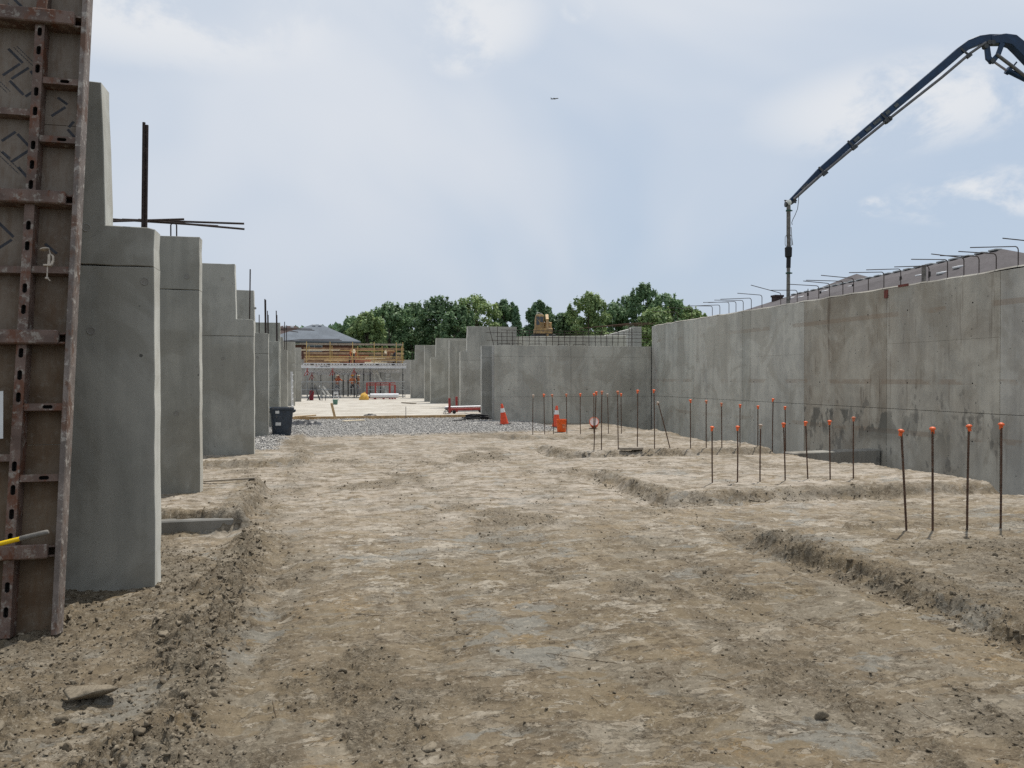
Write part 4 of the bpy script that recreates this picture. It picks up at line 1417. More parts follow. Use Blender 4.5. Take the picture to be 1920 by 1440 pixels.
def cone(label, x, y, tilt, rz, z=None):
    t = thing('traffic_cone', label, 'traffic cone', (x, y, (gz(x, y) if z is None else z)), (0, tilt, rz), 'orange traffic cones')
    mb = MB()
    mb.prism([(-.18, -.155), (-.155, -.18), (.155, -.18), (.18, -.155), (.18, .155), (.155, .18), (-.155, .18), (-.18, .155)], 0, 0.03)
    b = mb.build('base', M_BLACK, t, bevel=0.006)
    b.rotation_euler = (R(90), 0, 0)
    b.location = (0, 0, 0)
    mb = MB()
    prof = [(0.145, 0.0), (0.138, 0.02), (0.030 + 0.105 * (1 - .44 / .70), 0.44)]
    mb.lathe([(0.150, 0.0), (0.142, 0.03), (0.0785, 0.425)], 20)
    mb.lathe([(0.0555, 0.565), (0.034, 0.70), (0.028, 0.71), (0.022, 0.71), (0.02, 0.66)], 20)
    mb.build('cone_body', M_CONE, t, smooth=True)
    mb = MB()
    mb.lathe([(0.0785, 0.425), (0.081, 0.427), (0.058, 0.563), (0.0555, 0.565)], 20)
    mb.build('reflective_collar', M_REFL, t, smooth=True)
    return t


cone('orange traffic cone leaning on the gravel heap by the end of the back wall', 5.86, 25.35, R(-9), 0.3)
cone('upright orange traffic cone standing behind the orange bucket', 7.36, 24.3, R(1.5), 0.5)


def bucket(name, label, loc, rot, lying):
    t = thing(name, label, 'bucket', loc, rot, 'orange plastic buckets')
    mb = MB()
    mb.lathe([(0.0, 0.0), (0.128, 0.0), (0.132, 0.01), (0.150, 0.33), (0.157, 0.333), (0.157, 0.35), (0.150, 0.352), (0.150, 0.368), (0.143, 0.37), (0.139, 0.36), (0.124, 0.012), (0.0, 0.012)], 26)
    for z in (0.285, 0.31):
        mb.lathe([(0.147 + 0.0005, z), (0.155, z), (0.155, z + 0.006), (0.148, z + 0.008)], 26)
    mb.build('bucket_body', M_ORANGE, t, smooth=True)
    if lying:
        mb = MB()
        mb.lathe([(0.0, 0.332), (0.06, 0.327), (0.12, 0.338), (0.1395, 0.359)], 26)
        mb.build('liner', plain('pale_residue', (0.82, 0.68, 0.63), 0.7, 0, 0.12), t, smooth=True)
    else:
        mb = MB()
        mb.box((0.01, -0.146, 0.17), (0.12, 0.004, 0.13), Euler((R(-3), 0, 0)).to_matrix())
        mb.build('worn_label', plain('worn_label', (0.62, 0.26, 0.14), 0.6, 0, 0.3, 30, dirt=(0.75, 0.12, 0.02), dirt_amt=.6), t)
    mb = MB()
    pts = [(0.156 * math.cos(a), 0.02 + 0.10 * math.sin(a) if not lying else 0.16 * math.sin(a), 0.315 - (0.12 if not lying else 0) * math.sin(a)) for a in np.linspace(0, PI, 13)]
    pts = [(p[0], p[1] + (0.02 if not lying else 0), p[2]) for p in pts]
    mb.tube([(p[0], -abs(p[1]) - 0.02 if not lying else p[1], p[2]) for p in pts], 0.0025, 5)
    mb.build('wire_handle', M_STEELD, t)
    return t


bx_, by_ = 6.75, 21.75
bucket('bucket', 'bright orange bucket standing upright in front of the far dowels', (bx_, by_, gz(bx_, by_) + .0), (0, 0, 0.2), False)
bx_, by_ = 8.52, 23.9
bucket('bucket', 'toppled orange bucket with its pale inside facing out, by the back wall', (bx_ + .08, by_ + .2, gz(bx_, by_) + 0.12), (R(70), 0, R(-20)), True)

# grey bin
BN = thing('garbage_bin', 'dark grey plastic bin with white stickers beside the left fins', 'bin', (-1.17, 22.1, gz(-1.17, 22.1) - 0.01), (0, 0, R(6)))


def sq_ring(h, z, r=0.08, n=3, cy=0):
    out = []
    for (sx_, sy_, a0) in ((1, 1, 0), (-1, 1, 90), (-1, -1, 180), (1, -1, 270)):
        for k in range(n + 1):
            a = R(a0 + 90 * k / n)
            out.append(Vector(((h - r) * sx_ + r * math.cos(a), (h - r) * sy_ + r * math.sin(a), z)))
    return out


def sq_loft(mb, rings, close_bottom=True):
    n = len(rings[0])
    vs = [v for q in rings for v in q]
    fs = [(i * n + j, i * n + (j + 1) % n, (i + 1) * n + (j + 1) % n, (i + 1) * n + j) for i in range(len(rings) - 1) for j in range(n)]
    if close_bottom:
        fs.append(list(range(n))[::-1])
        fs.append([(len(rings) - 1) * n + j for j in range(n)])
    mb.add(vs, fs)


mb = MB()
sq_loft(mb, [sq_ring(0.235, 0), sq_ring(0.24, 0.02), sq_ring(0.295, 0.68), sq_ring(0.315, 0.685), sq_ring(0.322, 0.745), sq_ring(0.312, 0.755), sq_ring(0.290, 0.752), sq_ring(0.285, 0.70), sq_ring(0.225, 0.03)])
mb.build('bin_body', M_BIN, BN, smooth=True)
mb = MB()
for s in (-1, 1):
    mb.sweep([(s * 0.30, -0.10, 0.62), (s * 0.355, -0.10, 0.66), (s * 0.355, 0.10, 0.66), (s * 0.30, 0.10, 0.62)], [0.03] * 4, [0.05] * 4, (0, 0, 1))
mb.build('handle', M_BIN, BN)
for (x, z, w, h, tl) in ((-0.125, 0.63, 0.10, 0.075, 0), (-0.10, 0.31, 0.14, 0.085, 3)):
    mb = MB()
    yy = -0.24 - 0.0833 * z - 0.006
    mb.box((x, yy, z), (w, 0.004, h), Euler((R(4.8), R(tl), 0)).to_matrix())
    mb.build('sticker', M_STICK, BN)

# black sheet heap by the bin
def heap(name, label, cat, x0, x1, y0, y1, h, mat, seed, n=26):
    cx, cy = (x0 + x1) / 2, (y0 + y1) / 2
    u = np.linspace(-1, 1, n)
    U, V = np.meshgrid(u, u)
    X = cx + U * (x1 - x0) / 2 * (1 + .08 * perlin(V * 2, U, seed))
    Y = cy + V * (y1 - y0) / 2
    d = np.clip(1 - U ** 2, 0, 1) ** .7 * np.clip(1 - V ** 2, 0, 1) ** .7
    Z = ground(X.ravel(), Y.ravel()).reshape(X.shape) + h * d * (1 + 0.5 * perlin(U * 3 + seed, V * 3)) + 0.03 * perlin(U * 7, V * 7, seed) * np.minimum(1, d * 3) - 0.01
    verts = np.stack([X.ravel() - cx, Y.ravel() - cy, Z.ravel()], -1)
    i, j = np.meshgrid(np.arange(n - 1), np.arange(n - 1), indexing='ij')
    q = np.stack([i * n + j, i * n + j + 1, (i + 1) * n + j + 1, (i + 1) * n + j], -1).reshape(-1, 4)
    o = raw_mesh(name, verts, q, 4, mat, True)
    o.location = (cx, cy, 0)
    return setp(o, label, cat)


heap('plastic_sheet', 'crumpled black plastic sheet lying on the gravel beside the bin', 'plastic sheet', -1.2, -0.1, 26.5, 27.6, 0.12, M_TARP, 3)
o = heap('dark_cloth', 'small black rag lying on the slab near its front edge', 'rag', 1.42, 1.95, 30.3, 30.65, 0.06, M_TARP, 9, 14)
o.location.z += 0.2 - gz(1.7, 30.5) + .0
HH = thing('hose_heap', 'heap of black hoses lying on the gravel beside the back wall end', 'hose', (5.2, 27.6, 0.1))
hr = random.Random(8)
for k in range(7):
    pts = []
    a0 = hr.uniform(0, 6)
    rx_, ry_ = hr.uniform(.25, .5), hr.uniform(.2, .35)
    cx = 5.35 + hr.uniform(-.15, .15)
    for j in range(22):
        a = a0 + j * 0.36
        x = cx + rx_ * math.cos(a) * (1 + .15 * math.sin(3 * a + k))
        y = 27.6 + ry_ * math.sin(a)
        pts.append((x, y, max(gz(x, y), 0.05) + 0.05 + 0.10 * max(0, math.sin(a * .5 + k)) * (1 - abs(x - 5.35)) + 0.012 * k))
    if k == 0:
        pts += [(4.9, 27.3, gz(4.9, 27.3) + .05), (4.6, 27.1, gz(4.6, 27.1) + .03), (4.35, 27.0, gz(4.35, 27) + .02)]
    mb = MB(HH.location)
    mb.tube(pts, 0.022, 6)
    mb.build('hose_loop', M_BLACK, HH, smooth=True)

# lumber lying about and stakes


def plank(label, p, q, w, h, mat, name='plank', cat='plank', up=(0, 0, 1)):
    p, q = Vector(p), Vector(q)
    mb = MB((p + q) / 2)
    mb.beam(p, q, w, h, up)
    return setp(mb.build(name, mat, bevel=min(w, h) * 0.1), label, cat)


plank('pale board lying flat on the gravel in front of the slab edge', (0.62, 28.2, .12), (1.35, 28.55, .13), 0.24, 0.025, M_WOODP)
plank('timber stake leaning against the slab edge form', (0.40, 29.45, -0.05), (0.22, 29.55, 0.72), 0.09, 0.04, M_WOOD, 'wooden_stake', 'stake', (0, 1, 0))
plank('thin grey steel stake standing at the slab edge', (3.02, 29.98, -0.1), (3.02, 29.98, 0.55), 0.02, 0.02, M_STEELD, 'steel_stake', 'stake', (0, 1, 0))
plank('short weathered plank lying alone on the far slab, right of the deck opening', (4.40, 45.2, 0.235), (4.85, 43.4, 0.235), 0.25, 0.05, M_WOODG)
zz1, zz2 = gz(-1.63, 11.55), gz(-.99, 11.5)
plank('thin weathered batten lying on the left footing', (-1.66, 11.55, zz1 + .03), (-0.97, 11.5, zz2 + .03), 0.06, 0.022, M_WOODG, 'batten', 'batten')
plank('short dark board lying at the foot of the third dowel row', (6.12, 15.55, gz(6.12, 15.55) + .03), (6.62, 15.48, gz(6.62, 15.48) + .03), 0.16, 0.05, M_WOODG)
plank('short brown board sticking out behind the grey bin', (-1.10, 29.7, 0.22), (-0.35, 29.9, 0.26), 0.14, 0.04, M_WOOD)
GB = thing('green_box', 'small green plastic box standing on the slab behind the timber stake', 'box', (0.53, 43.5, 0.2))
mb = MB()
sq_loft(mb, [sq_ring(0.115, 0, .02, 2), sq_ring(0.135, 0.25, .02, 2)])
mb.build('box_body', M_GREENB, GB)
mb = MB()
sq_loft(mb, [sq_ring(0.145, 0.25, .02, 2), sq_ring(0.145, 0.28, .02, 2)])
mb.build('lid', M_GREENB, GB)
# ladder against the left fins near the deck
LD = thing('ladder', 'pale aluminium ladder standing against the left fins beyond the bin', 'ladder', (-1.5, 36.5, 0.2))
for dy in (0, 0.38):
    mb = MB()
    mb.beam((0.02 + dy * .1, dy, 0), (-0.02 + dy * .1, dy + 0.1, 1.75), 0.03, 0.07, (0, 1, 0))
    mb.build('ladder_rail', M_ALU, LD)
for k in range(6):
    mb = MB()
    z = 0.2 + k * 0.28
    mb.tube([(0.02, .0 + .1 * z / 1.75, z), (0.06, 0.38 + .1 * z / 1.75, z)], 0.016, 6)
    mb.build('rung', M_ALU, LD)

# red pipe trolley by the right fins
RT = thing('pipe_trolley', 'low red steel trolley with two uprights at the right of the slab', 'trolley', (5.5, 31.2, 0.2))
mb = MB()
mb.beam((-0.62, -0.12, 0.17), (0.98, -0.05, 0.19), 0.06, 0.09)
mb.beam((-0.62, 0.75, 0.17), (0.98, 0.82, 0.19), 0.06, 0.09)
for x in (-0.55, 0.2, 0.9):
    mb.beam((x, -0.12, 0.165), (x, 0.8, 0.165), 0.06, 0.07)
mb.build('base_frame', M_RED, RT, bevel=0.006)
for (x, y, h) in ((-0.60, -0.12, 0.64), (-0.16, 0.78, 0.68)):
    mb = MB()
    mb.beam((x, y, 0.03), (x - .01, y, h), 0.09, 0.07, (0, 1, 0))
    mb.build('upright', M_RED, RT, bevel=0.006)
for (x, y) in ((-0.42, -0.16), (0.85, -0.1), (-0.42, 0.82), (0.85, 0.86)):
    mb = MB()
    M = Matrix.Translation((x, y, 0.075)) @ Matrix.Rotation(R(90), 4, 'X')
    mb.lathe([(0.0, -0.022), (0.06, -0.022), (0.075, -0.012), (0.075, 0.012), (0.06, 0.022), (0.0, 0.022)], 14, M)
    mb.build('wheel', M_BLACK, RT, smooth=True)
for k, (dy, dz, L0, lab) in enumerate(((-0.02, 0.262, -0.78, 'front'), (0.22, 0.262, -0.70, 'rear'))):
    mb = MB((5.6, 31.2 + dy, 0.2 + dz))
    mb.tube([(5.5 + L0, 31.2 + dy, 0.2 + dz), (6.6, 31.25 + dy, 0.2 + dz + .025)], 0.036, 12)
    setp(mb.build('steel_pipe', M_ALU, smooth=True), 'pale steel pipe resting on the red trolley, the %s one of the two' % lab, 'pipe', 'pipes on the trolley')
JS = thing('pipe_stand', 'small dark folding stand holding the pipe end left of the red trolley', 'stand', (4.76, 31.2, 0.2))
mb = MB()
for s in (-1, 1):
    mb.tube([(0.02, 0.06 * s, 0.225), (-0.06, 0.22 * s, 0.0)], 0.011, 6)
    mb.tube([(0.02, 0.06 * s, 0.225), (0.16, 0.16 * s, 0.0)], 0.011, 6)
mb.build('stand_legs', M_STEELD, JS)
mb = MB()
mb.box((0.03, 0.06, 0.212), (0.14, 0.34, 0.022))
mb.build('stand_head', M_STEELD, JS, bevel=0.004)

# ------------------------------------------------------------------ shoring deck at the end of the corridor
D0 = 58.0
DK = thing('shoring_deck', 'white aluminium shoring deck with joists spanning the end of the corridor', 'shoring deck', (2.1, 59.3, 2.5))
for yy, x0, x1, z in ((D0, -1.72, 5.88, 2.49), (60.6, -1.5, 5.6, 2.18), (60.9, -1.5, 3.9, 2.02)):
    mb = MB(DK.location)
    for zt, hh, w in ((z + 0.1, 0.025, 0.13), (z - 0.1, 0.025, 0.13), (z, 0.19, 0.02 if yy > 60 else 0.11)):
        mb.beam((x0, yy, zt), (x1, yy, zt), w, hh)
    mb.build('main_beam', M_ALU, DK)
for k in range(38):
    x = -1.52 + k * 0.195
    mb = MB(DK.location)
    big = k % 6 == 3
    mb.beam((x, D0 - 0.18, 2.668), (x, 60.9, 2.668), 0.115, 0.06)
    mb.beam((x, D0 - 0.18, 2.615), (x, 60.9, 2.615), 0.05 if big else 0.03, 0.05)
    mb.build('joist', M_STEELD if big else M_ALU, DK)
mb = MB(DK.location)
mb.mm(-1.5, 5.88, D0 - 0.2, 61.0, 2.702, 2.745)
mb.build('deck_board', M_ALU, DK)
for x0, txt, mt, L in ((-0.73, 'TTF', M_RED, 0.26), (-0.36, 'MATTHEWS', M_PRINT, 0.72)):
    cu = bpy.data.curves.new('lettering', 'FONT')
    cu.body = txt
    cu.size = 0.13
    cu.extrude = 0.002
    dg = bpy.data.objects.new('lettering_curve', cu)
    COL.objects.link(dg)
    me = bpy.data.meshes.new_from_object(dg.evaluated_get(bpy.context.evaluated_depsgraph_get()))
    bpy.data.objects.remove(dg, do_unlink=True)
    me.materials.clear()
    me.materials.append(mt)
    o = bpy.data.objects.new('lettering', me)
    COL.objects.link(o)
    o.parent = DK
    o.rotation_euler = (R(90), 0, 0)
    o.location = Vector((x0, D0 - 0.062, 2.455)) - Vector(DK.location)
# posts
px_ = [(-1.27, D0, 1), (-0.98, 60.6, 1), (0.52, D0, 1), (0.70, 60.6, 0), (1.36, 62, 0), (2.06, D0, 1), (2.33, 60.6, 0), (2.76, D0 + .3, 0), (3.22, D0, 0), (3.38, 60.6, 0), (4.16, 60.6, 0), (5.62, D0, 0), (-0.35, 62.5, 0), (1.05, 62.5, 1), (1.75, 62.2, 0)]
for i, (x, y, red) in enumerate(px_):
    ht = 2.36 - 0.2 if y < 60 else (1.86 if y < 61.5 else 1.7)
    t = thing('shoring_post', 'grey steel shoring post%s under the deck, %s from the left' % (' with a red screw jack' if red else '', ORD[i]), 'shoring post', (x, y, 0.2), (0, 0, 0), 'steel posts under the shoring deck')
    mb = MB()
    mb.tube([(0, 0, 0.01), (0, 0, ht - 0.5)], 0.038 if i % 2 else 0.05, 8)
    mb.box((0, 0, 0.006), (0.16, 0.16, 0.012))
    mb.build('post', M_STEELD if i % 3 else M_STEEL, t)
    mb = MB()
    mb.tube([(0, 0, ht - 0.55), (0, 0, ht - .01)], 0.026, 8)
    mb.box((0, 0, ht - 0.012), (0.22, 0.2, 0.02))
    mb.tube([(0, 0, ht - .5), (0, 0, ht - .42)], 0.06, 8)
    if red:
        mb.beam((0.02, 0, ht - .05), (-0.22, 0.0, ht - .55), 0.05, 0.05)
        mb.beam((-0.02, 0, ht - .1), (0.14, 0.0, ht - .4), 0.04, 0.04)
    mb.build('screw_jack', M_RED if red else M_STEELD, t)
# scaffold frames


def frame(label, x0, x1, y, brace):
    t = thing('scaffold', label, 'scaffold', ((x0 + x1) / 2, y, 0.2), (0, 0, 0), 'grey scaffold frames under the deck')
    L = (x1 - x0) / 2
    for z, nm in ((1.17, 'rail'), (0.60, 'rail'), (0.10, 'rail')):
        mb = MB()
        mb.tube([(-L, 0, z), (L, 0, z)], 0.034, 6)
        mb.build(nm, M_STEEL, t)
    n = 3
    for k in range(n):
        mb = MB()
        mb.tube([(-L + 2 * L * k / (n - 1), 0, 0), (-L + 2 * L * k / (n - 1), 0, 1.25)], 0.026, 6)
        mb.build('leg', M_STEEL, t)
    for k in range(brace):
        xa = -L + 2 * L * k / brace
        xb3 = -L + 2 * L * (k + 1) / brace
        mb = MB()
        mb.tube([(xa, 0.03, 0.62), ((xa + xb3) / 2, 0.03, 1.15), (xb3, 0.03, 0.62)], 0.022, 5)
        mb.tube([(xa, -0.03, 1.15), ((xa + xb3) / 2, -0.03, 0.62), (xb3, -0.03, 1.15)], 0.014, 5)
        mb.build('cross_brace', M_STEEL, t)


frame('grey scaffold frame with crossed braces at the left under the deck', -1.65, 1.1, 57.6, 3)
frame('grey scaffold frame with crossed braces at the right under the deck', 2.75, 5.75, 57.7, 3)
frame('grey scaffold frame standing far under the deck, in the middle', 0.6, 2.8, 63.2, 2)
# scaffold tower at right
t = thing('scaffold_tower', 'narrow grey scaffold tower under the right end of the deck', 'scaffold tower', (4.85, 62.5, 0.2))
for sx_ in (-.2, .2):
    for sy_ in (-.2, .2):
        mb = MB()
        mb.tube([(sx_, sy_, 0), (sx_, sy_, 2.1)], 0.022, 6)
        mb.build('leg', M_STEEL, t)
for k in range(7):
    mb = MB()
    mb.tube([(-.2, -.2, .25 + k * .29), (.2, -.2, .25 + k * .29)], 0.016, 5)
    mb.build('rung', M_STEEL, t)
# guard rails


def guard(label, y, xs, ztop, boards):
    t = thing('guard_rail', label, 'guard rail', (2, y, 2.74), (0, 0, 0), 'yellow guard rails on the deck')
    for i, x in enumerate(xs):
        mb = MB(t.location)
        mb.beam((x, y, 2.70), (x, y, ztop + 0.02 * (i % 2)), 0.05, 0.05, (0, 1, 0))
        mb.build('post', M_YEL, t)
    for (x0, x1, z, h, m) in boards:
        mb = MB(t.location)
        mb.beam((x0, y + 0.05, z), (x1, y + 0.05, z + 0.01), 0.03, h)
        mb.build('rail_board', m, t)


guard('front yellow guard rail with timber boards on the shoring deck', D0 - 0.1, [-1.32, .34, 1.95, 3.51, 5.13, 5.61], 4.30,
      [(-1.8, 1.05, 3.69, 0.09, M_WOODP), (-1.2, 5.7, 3.21, 0.05, M_YEL), (-1.3, 5.7, 3.04, 0.085, M_WOOD), (1.0, 5.0, 3.665, 0.045, M_YEL), (3.5, 5.75, 2.98, 0.1, M_WOOD)])
guard('rear yellow guard rail with boards across the back of the deck', 60.9, [-1.2, .5, 2.44, 4.3, 5.8], 4.12,
      [(-1.9, 5.95, 4.26, 0.14, M_WOODG), (-1.6, 6.0, 3.89, 0.19, M_PLYB), (-1.6, 6.0, 3.56, 0.16, M_PLYT), (-1.5, 5.6, 3.30, 0.10, M_WOOD), (-1.6, 5.9, 3.08, 0.22, M_PLYT), (-1.6, 5.9, 2.84, 0.14, M_PLYB)])
sr = random.Random(12)
for i in range(14):
    x0 = -1.5 + (i % 5) * 1.4 + sr.uniform(0, .3)
    L = sr.uniform(1.1, 2.1)
    z = 2.80 + (i // 5) * 0.16
    y = 59.2 + (i % 3) * .5
    m = [M_PLYB, M_WOOD, M_PLYR, M_WOODP, M_WOODG][i % 5]
    mb = MB((x0 + L / 2, y, z))
    mb.beam((x0, y, z), (min(5.7, x0 + L), y + sr.uniform(-.1, .1), z), 0.32, 0.14 if i % 2 else 0.1)
    o = mb.build('stacked_board', m)
    setp(o, '%s form boards stacked on the shoring deck, %s layer, pile %s from the left' % (['brown', 'yellowish', 'reddish', 'pale', 'grey'][i % 5], ['bottom', 'middle', 'top'][i // 5], ORD[i % 5]), 'form boards', 'form boards stacked on the deck')
for i in range(3):
    x0, x1 = ((-1.55, 0.9), (1.0, 3.3), (3.4, 5.8))[i]
    mb = MB(((x0 + x1) / 2, 61.2, 3.1))
    mb.mm(x0, x1, 61.15, 61.2, 2.60, 3.45)
    setp(mb.build('formwork', [M_PLYB, M_PLYR, M_WOODG][i]), ['brown plywood form panel standing at the back of the deck, left third', 'reddish plywood form panel standing at the back of the deck, middle', 'grey plywood form panel standing at the back of the deck, right third'][i], 'formwork', 'formwork standing behind the deck')
# leaning white planks
for i, (p, q) in enumerate([((-0.17, 63, 1.0), (0.41, 62.6, .2)), ((-.45, 63.1, 1.05), (0.1, 62.7, .2)), ((3.80, 60.3, 2.25), (4.72, 59.9, .2)), ((3.62, 60.35, 2.25), (3.85, 60, 0.2))]):
    plank(['pale plank leaning under the deck, right one of the left pair', 'pale plank leaning under the deck, left one of the left pair', 'long pale plank leaning steeply out to the right under the deck',
           'long pale plank standing nearly upright beside the leaning one'][i], p, q, 0.13, 0.05, M_WHITE, 'plank', 'plank', (0, 1, 0))
# black trestle with red saw
TS = thing('saw_stand', 'black folding stand with spread legs at the left under the deck', 'stand', (-0.73, 52, 0.2))
for (a, b_) in (((-0.05, -.1, 0.72), (-0.42, -.3, 0)), ((-0.05, .1, 0.72), (-0.38, .35, 0)), ((0.05, -.1, .98), (0.42, -.3, 0)), ((0.05, .1, .98), (0.36, .35, 0))):
    mb = MB()
    mb.tube([a, b_], 0.024, 6)
    mb.build('leg', M_STEELD, TS)
mb = MB()
mb.box((0, 0, 0.74), (0.5, 0.28, 0.05))
mb.tube([(0.02, 0, .7), (0.1, 0, 1.05), (0.2, 0, 0.8)], 0.02, 6)
mb.build('stand_top', M_STEELD, TS)
RM = thing('red_machine', 'dark red upright machine beside the black stand under the deck', 'machine', (-0.90, 52.3, 0.2))
mb = MB()
mb.prism([(-.13, 0), (.14, 0), (.17, .55), (.08, .68), (-.1, .62)], -.15, .15)
mb.build('machine_body', plain('dark_red_paint', (0.20, 0.02, 0.035), 0.5), RM, bevel=0.02)
mb = MB()
mb.tube([(-.08, 0, .6), (-.05, 0, .85), (.1, 0, .88), (.12, 0, .62)], 0.018, 6)
mb.build('handle', M_STEELD, RM)
# step stool
ST = thing('step_stool', 'pale grey step stool on the slab in front of the deck', 'step stool', (0.66, 51, 0.2))
for s in (-1, 1):
    for yy in (-.14, .14):
        mb = MB()
        mb.tube([(0.10 * s, yy * .8, 0.56), (0.19 * s, yy, 0)], 0.016, 6)
        mb.build('leg', M_ALU, ST)
for z, w in ((0.55, .30), (0.28, .30)):
    mb = MB()
    mb.box((0, -0.02, z), (w, 0.26, 0.03))
    mb.build('tread', M_ALU, ST)
mb = MB()
mb.box((0, 0, 0.47), (0.30, 0.03, 0.10))
mb.build('apron', M_ALU, ST)
# small grey trestle
G2T = thing('trestle', 'low dark steel trestle between the black stand and the step stool', 'trestle', (-0.10, 51.5, 0.2))
for s in (-1, 1):
    mb = MB()
    mb.tube([(0.10 * s, 0, 0.34), (0.11 * s, .1, 0)], 0.02, 6)
    mb.tube([(0.10 * s, 0, 0.34), (0.11 * s, -.1, 0)], 0.02, 6)
    mb.build('leg', M_STEELD, G2T)
mb = MB()
mb.box((0, 0, 0.35), (0.36, 0.12, 0.05))
mb.build('top_bar', M_STEEL, G2T)
# red rack with a big pale pipe
RK = thing('red_rack', 'large red steel rack standing on the slab in front of the deck', 'steel rack', (3.7, 53.5, 0.2))
for x in (-0.93, -0.35, 0.62, 0.98):
    for yy in (0, 0.8):
        mb = MB()
        mb.beam((x, yy, 0.0), (x, yy, 1.14 if x < .7 else .98), 0.06, 0.06, (0, 1, 0))
        mb.build('post', M_RED, RK)
for z in (1.12, 0.09, 0.98):
    for yy in (0, 0.8):
        mb = MB()
        mb.beam((-0.93, yy, z), (0.98, yy, z), 0.045, 0.055)
        mb.build('rail', M_RED, RK)
for x in (-.5, 0.1, .7):
    mb = MB()
    mb.tube([(x, 0, 0.06), (x + .14, 0, 0.06)], 0.05, 8)
    mb.build('roller', M_RED, RK)
mb = MB((3.8, 53.1, 0.46))
mb.tube([(2.95, 53.12, 0.46), (4.85, 53.12, 0.46)], 0.15, 14)
setp(mb.build('large_pipe', M_ALU, smooth=True), 'thick pale pipe lying along the foot of the red rack', 'pipe')
BG_ = thing('yellow_bag', 'bulging yellow sack standing on the slab left of the red rack', 'sack', (2.50, 52.4, 0.2))
mb = MB()
prof = [(0.0, 0.0), (0.30, 0.0), (0.32, 0.06), (0.27, 0.24), (0.2, 0.38), (0.11, 0.44), (0.07, 0.47), (0.0, 0.46)]
mb.lathe(prof, 18)
bgo = mb.build('sack_body', M_BAG, BG_, smooth=True)
for v in bgo.data.vertices:
    a = math.atan2(v.co.y, v.co.x)
    f = 1 + 0.10 * math.sin(3 * a + v.co.z * 9) + 0.06 * math.sin(7 * a)
    v.co.x *= f
    v.co.y *= f
mb = MB()
mb.tube([(0.0, 0, 0.44), (0.07, 0.02, 0.52), (0.12, 0.03, 0.49)], 0.03, 6)
mb.build('sack_neck', M_BAG, BG_)

# ------------------------------------------------------------------ workers
M_SKIN = plain('skin', (0.36, 0.20, 0.14), 0.6, 0, 0.08)
M_VEST = plain('orange_vest', (0.48, 0.16, 0.06), 0.7, 0, 0.1)
M_VESTY = plain('yellow_vest', (0.62, 0.50, 0.05), 0.7, 0, 0.1)
M_SHIRT = plain('brown_jacket', (0.22, 0.095, 0.045), 0.8, 0, 0.15)
M_SHIRTB = plain('lilac_shirt', (0.20, 0.20, 0.30), 0.8, 0, 0.15)
M_JEANS = plain('dark_trousers', (0.035, 0.040, 0.055), 0.85, 0, 0.2)
M_JEANSB = plain('blue_trousers', (0.10, 0.115, 0.16), 0.85, 0, 0.2)
M_BOOT = plain('work_boots', (0.05, 0.035, 0.025), 0.8)
M_HATY = plain('yellow_hard_hat', (0.75, 0.47, 0.03), 0.35, 0, 0.05)
M_HATW = plain('white_hard_hat', (0.75, 0.68, 0.52), 0.35, 0, 0.05)


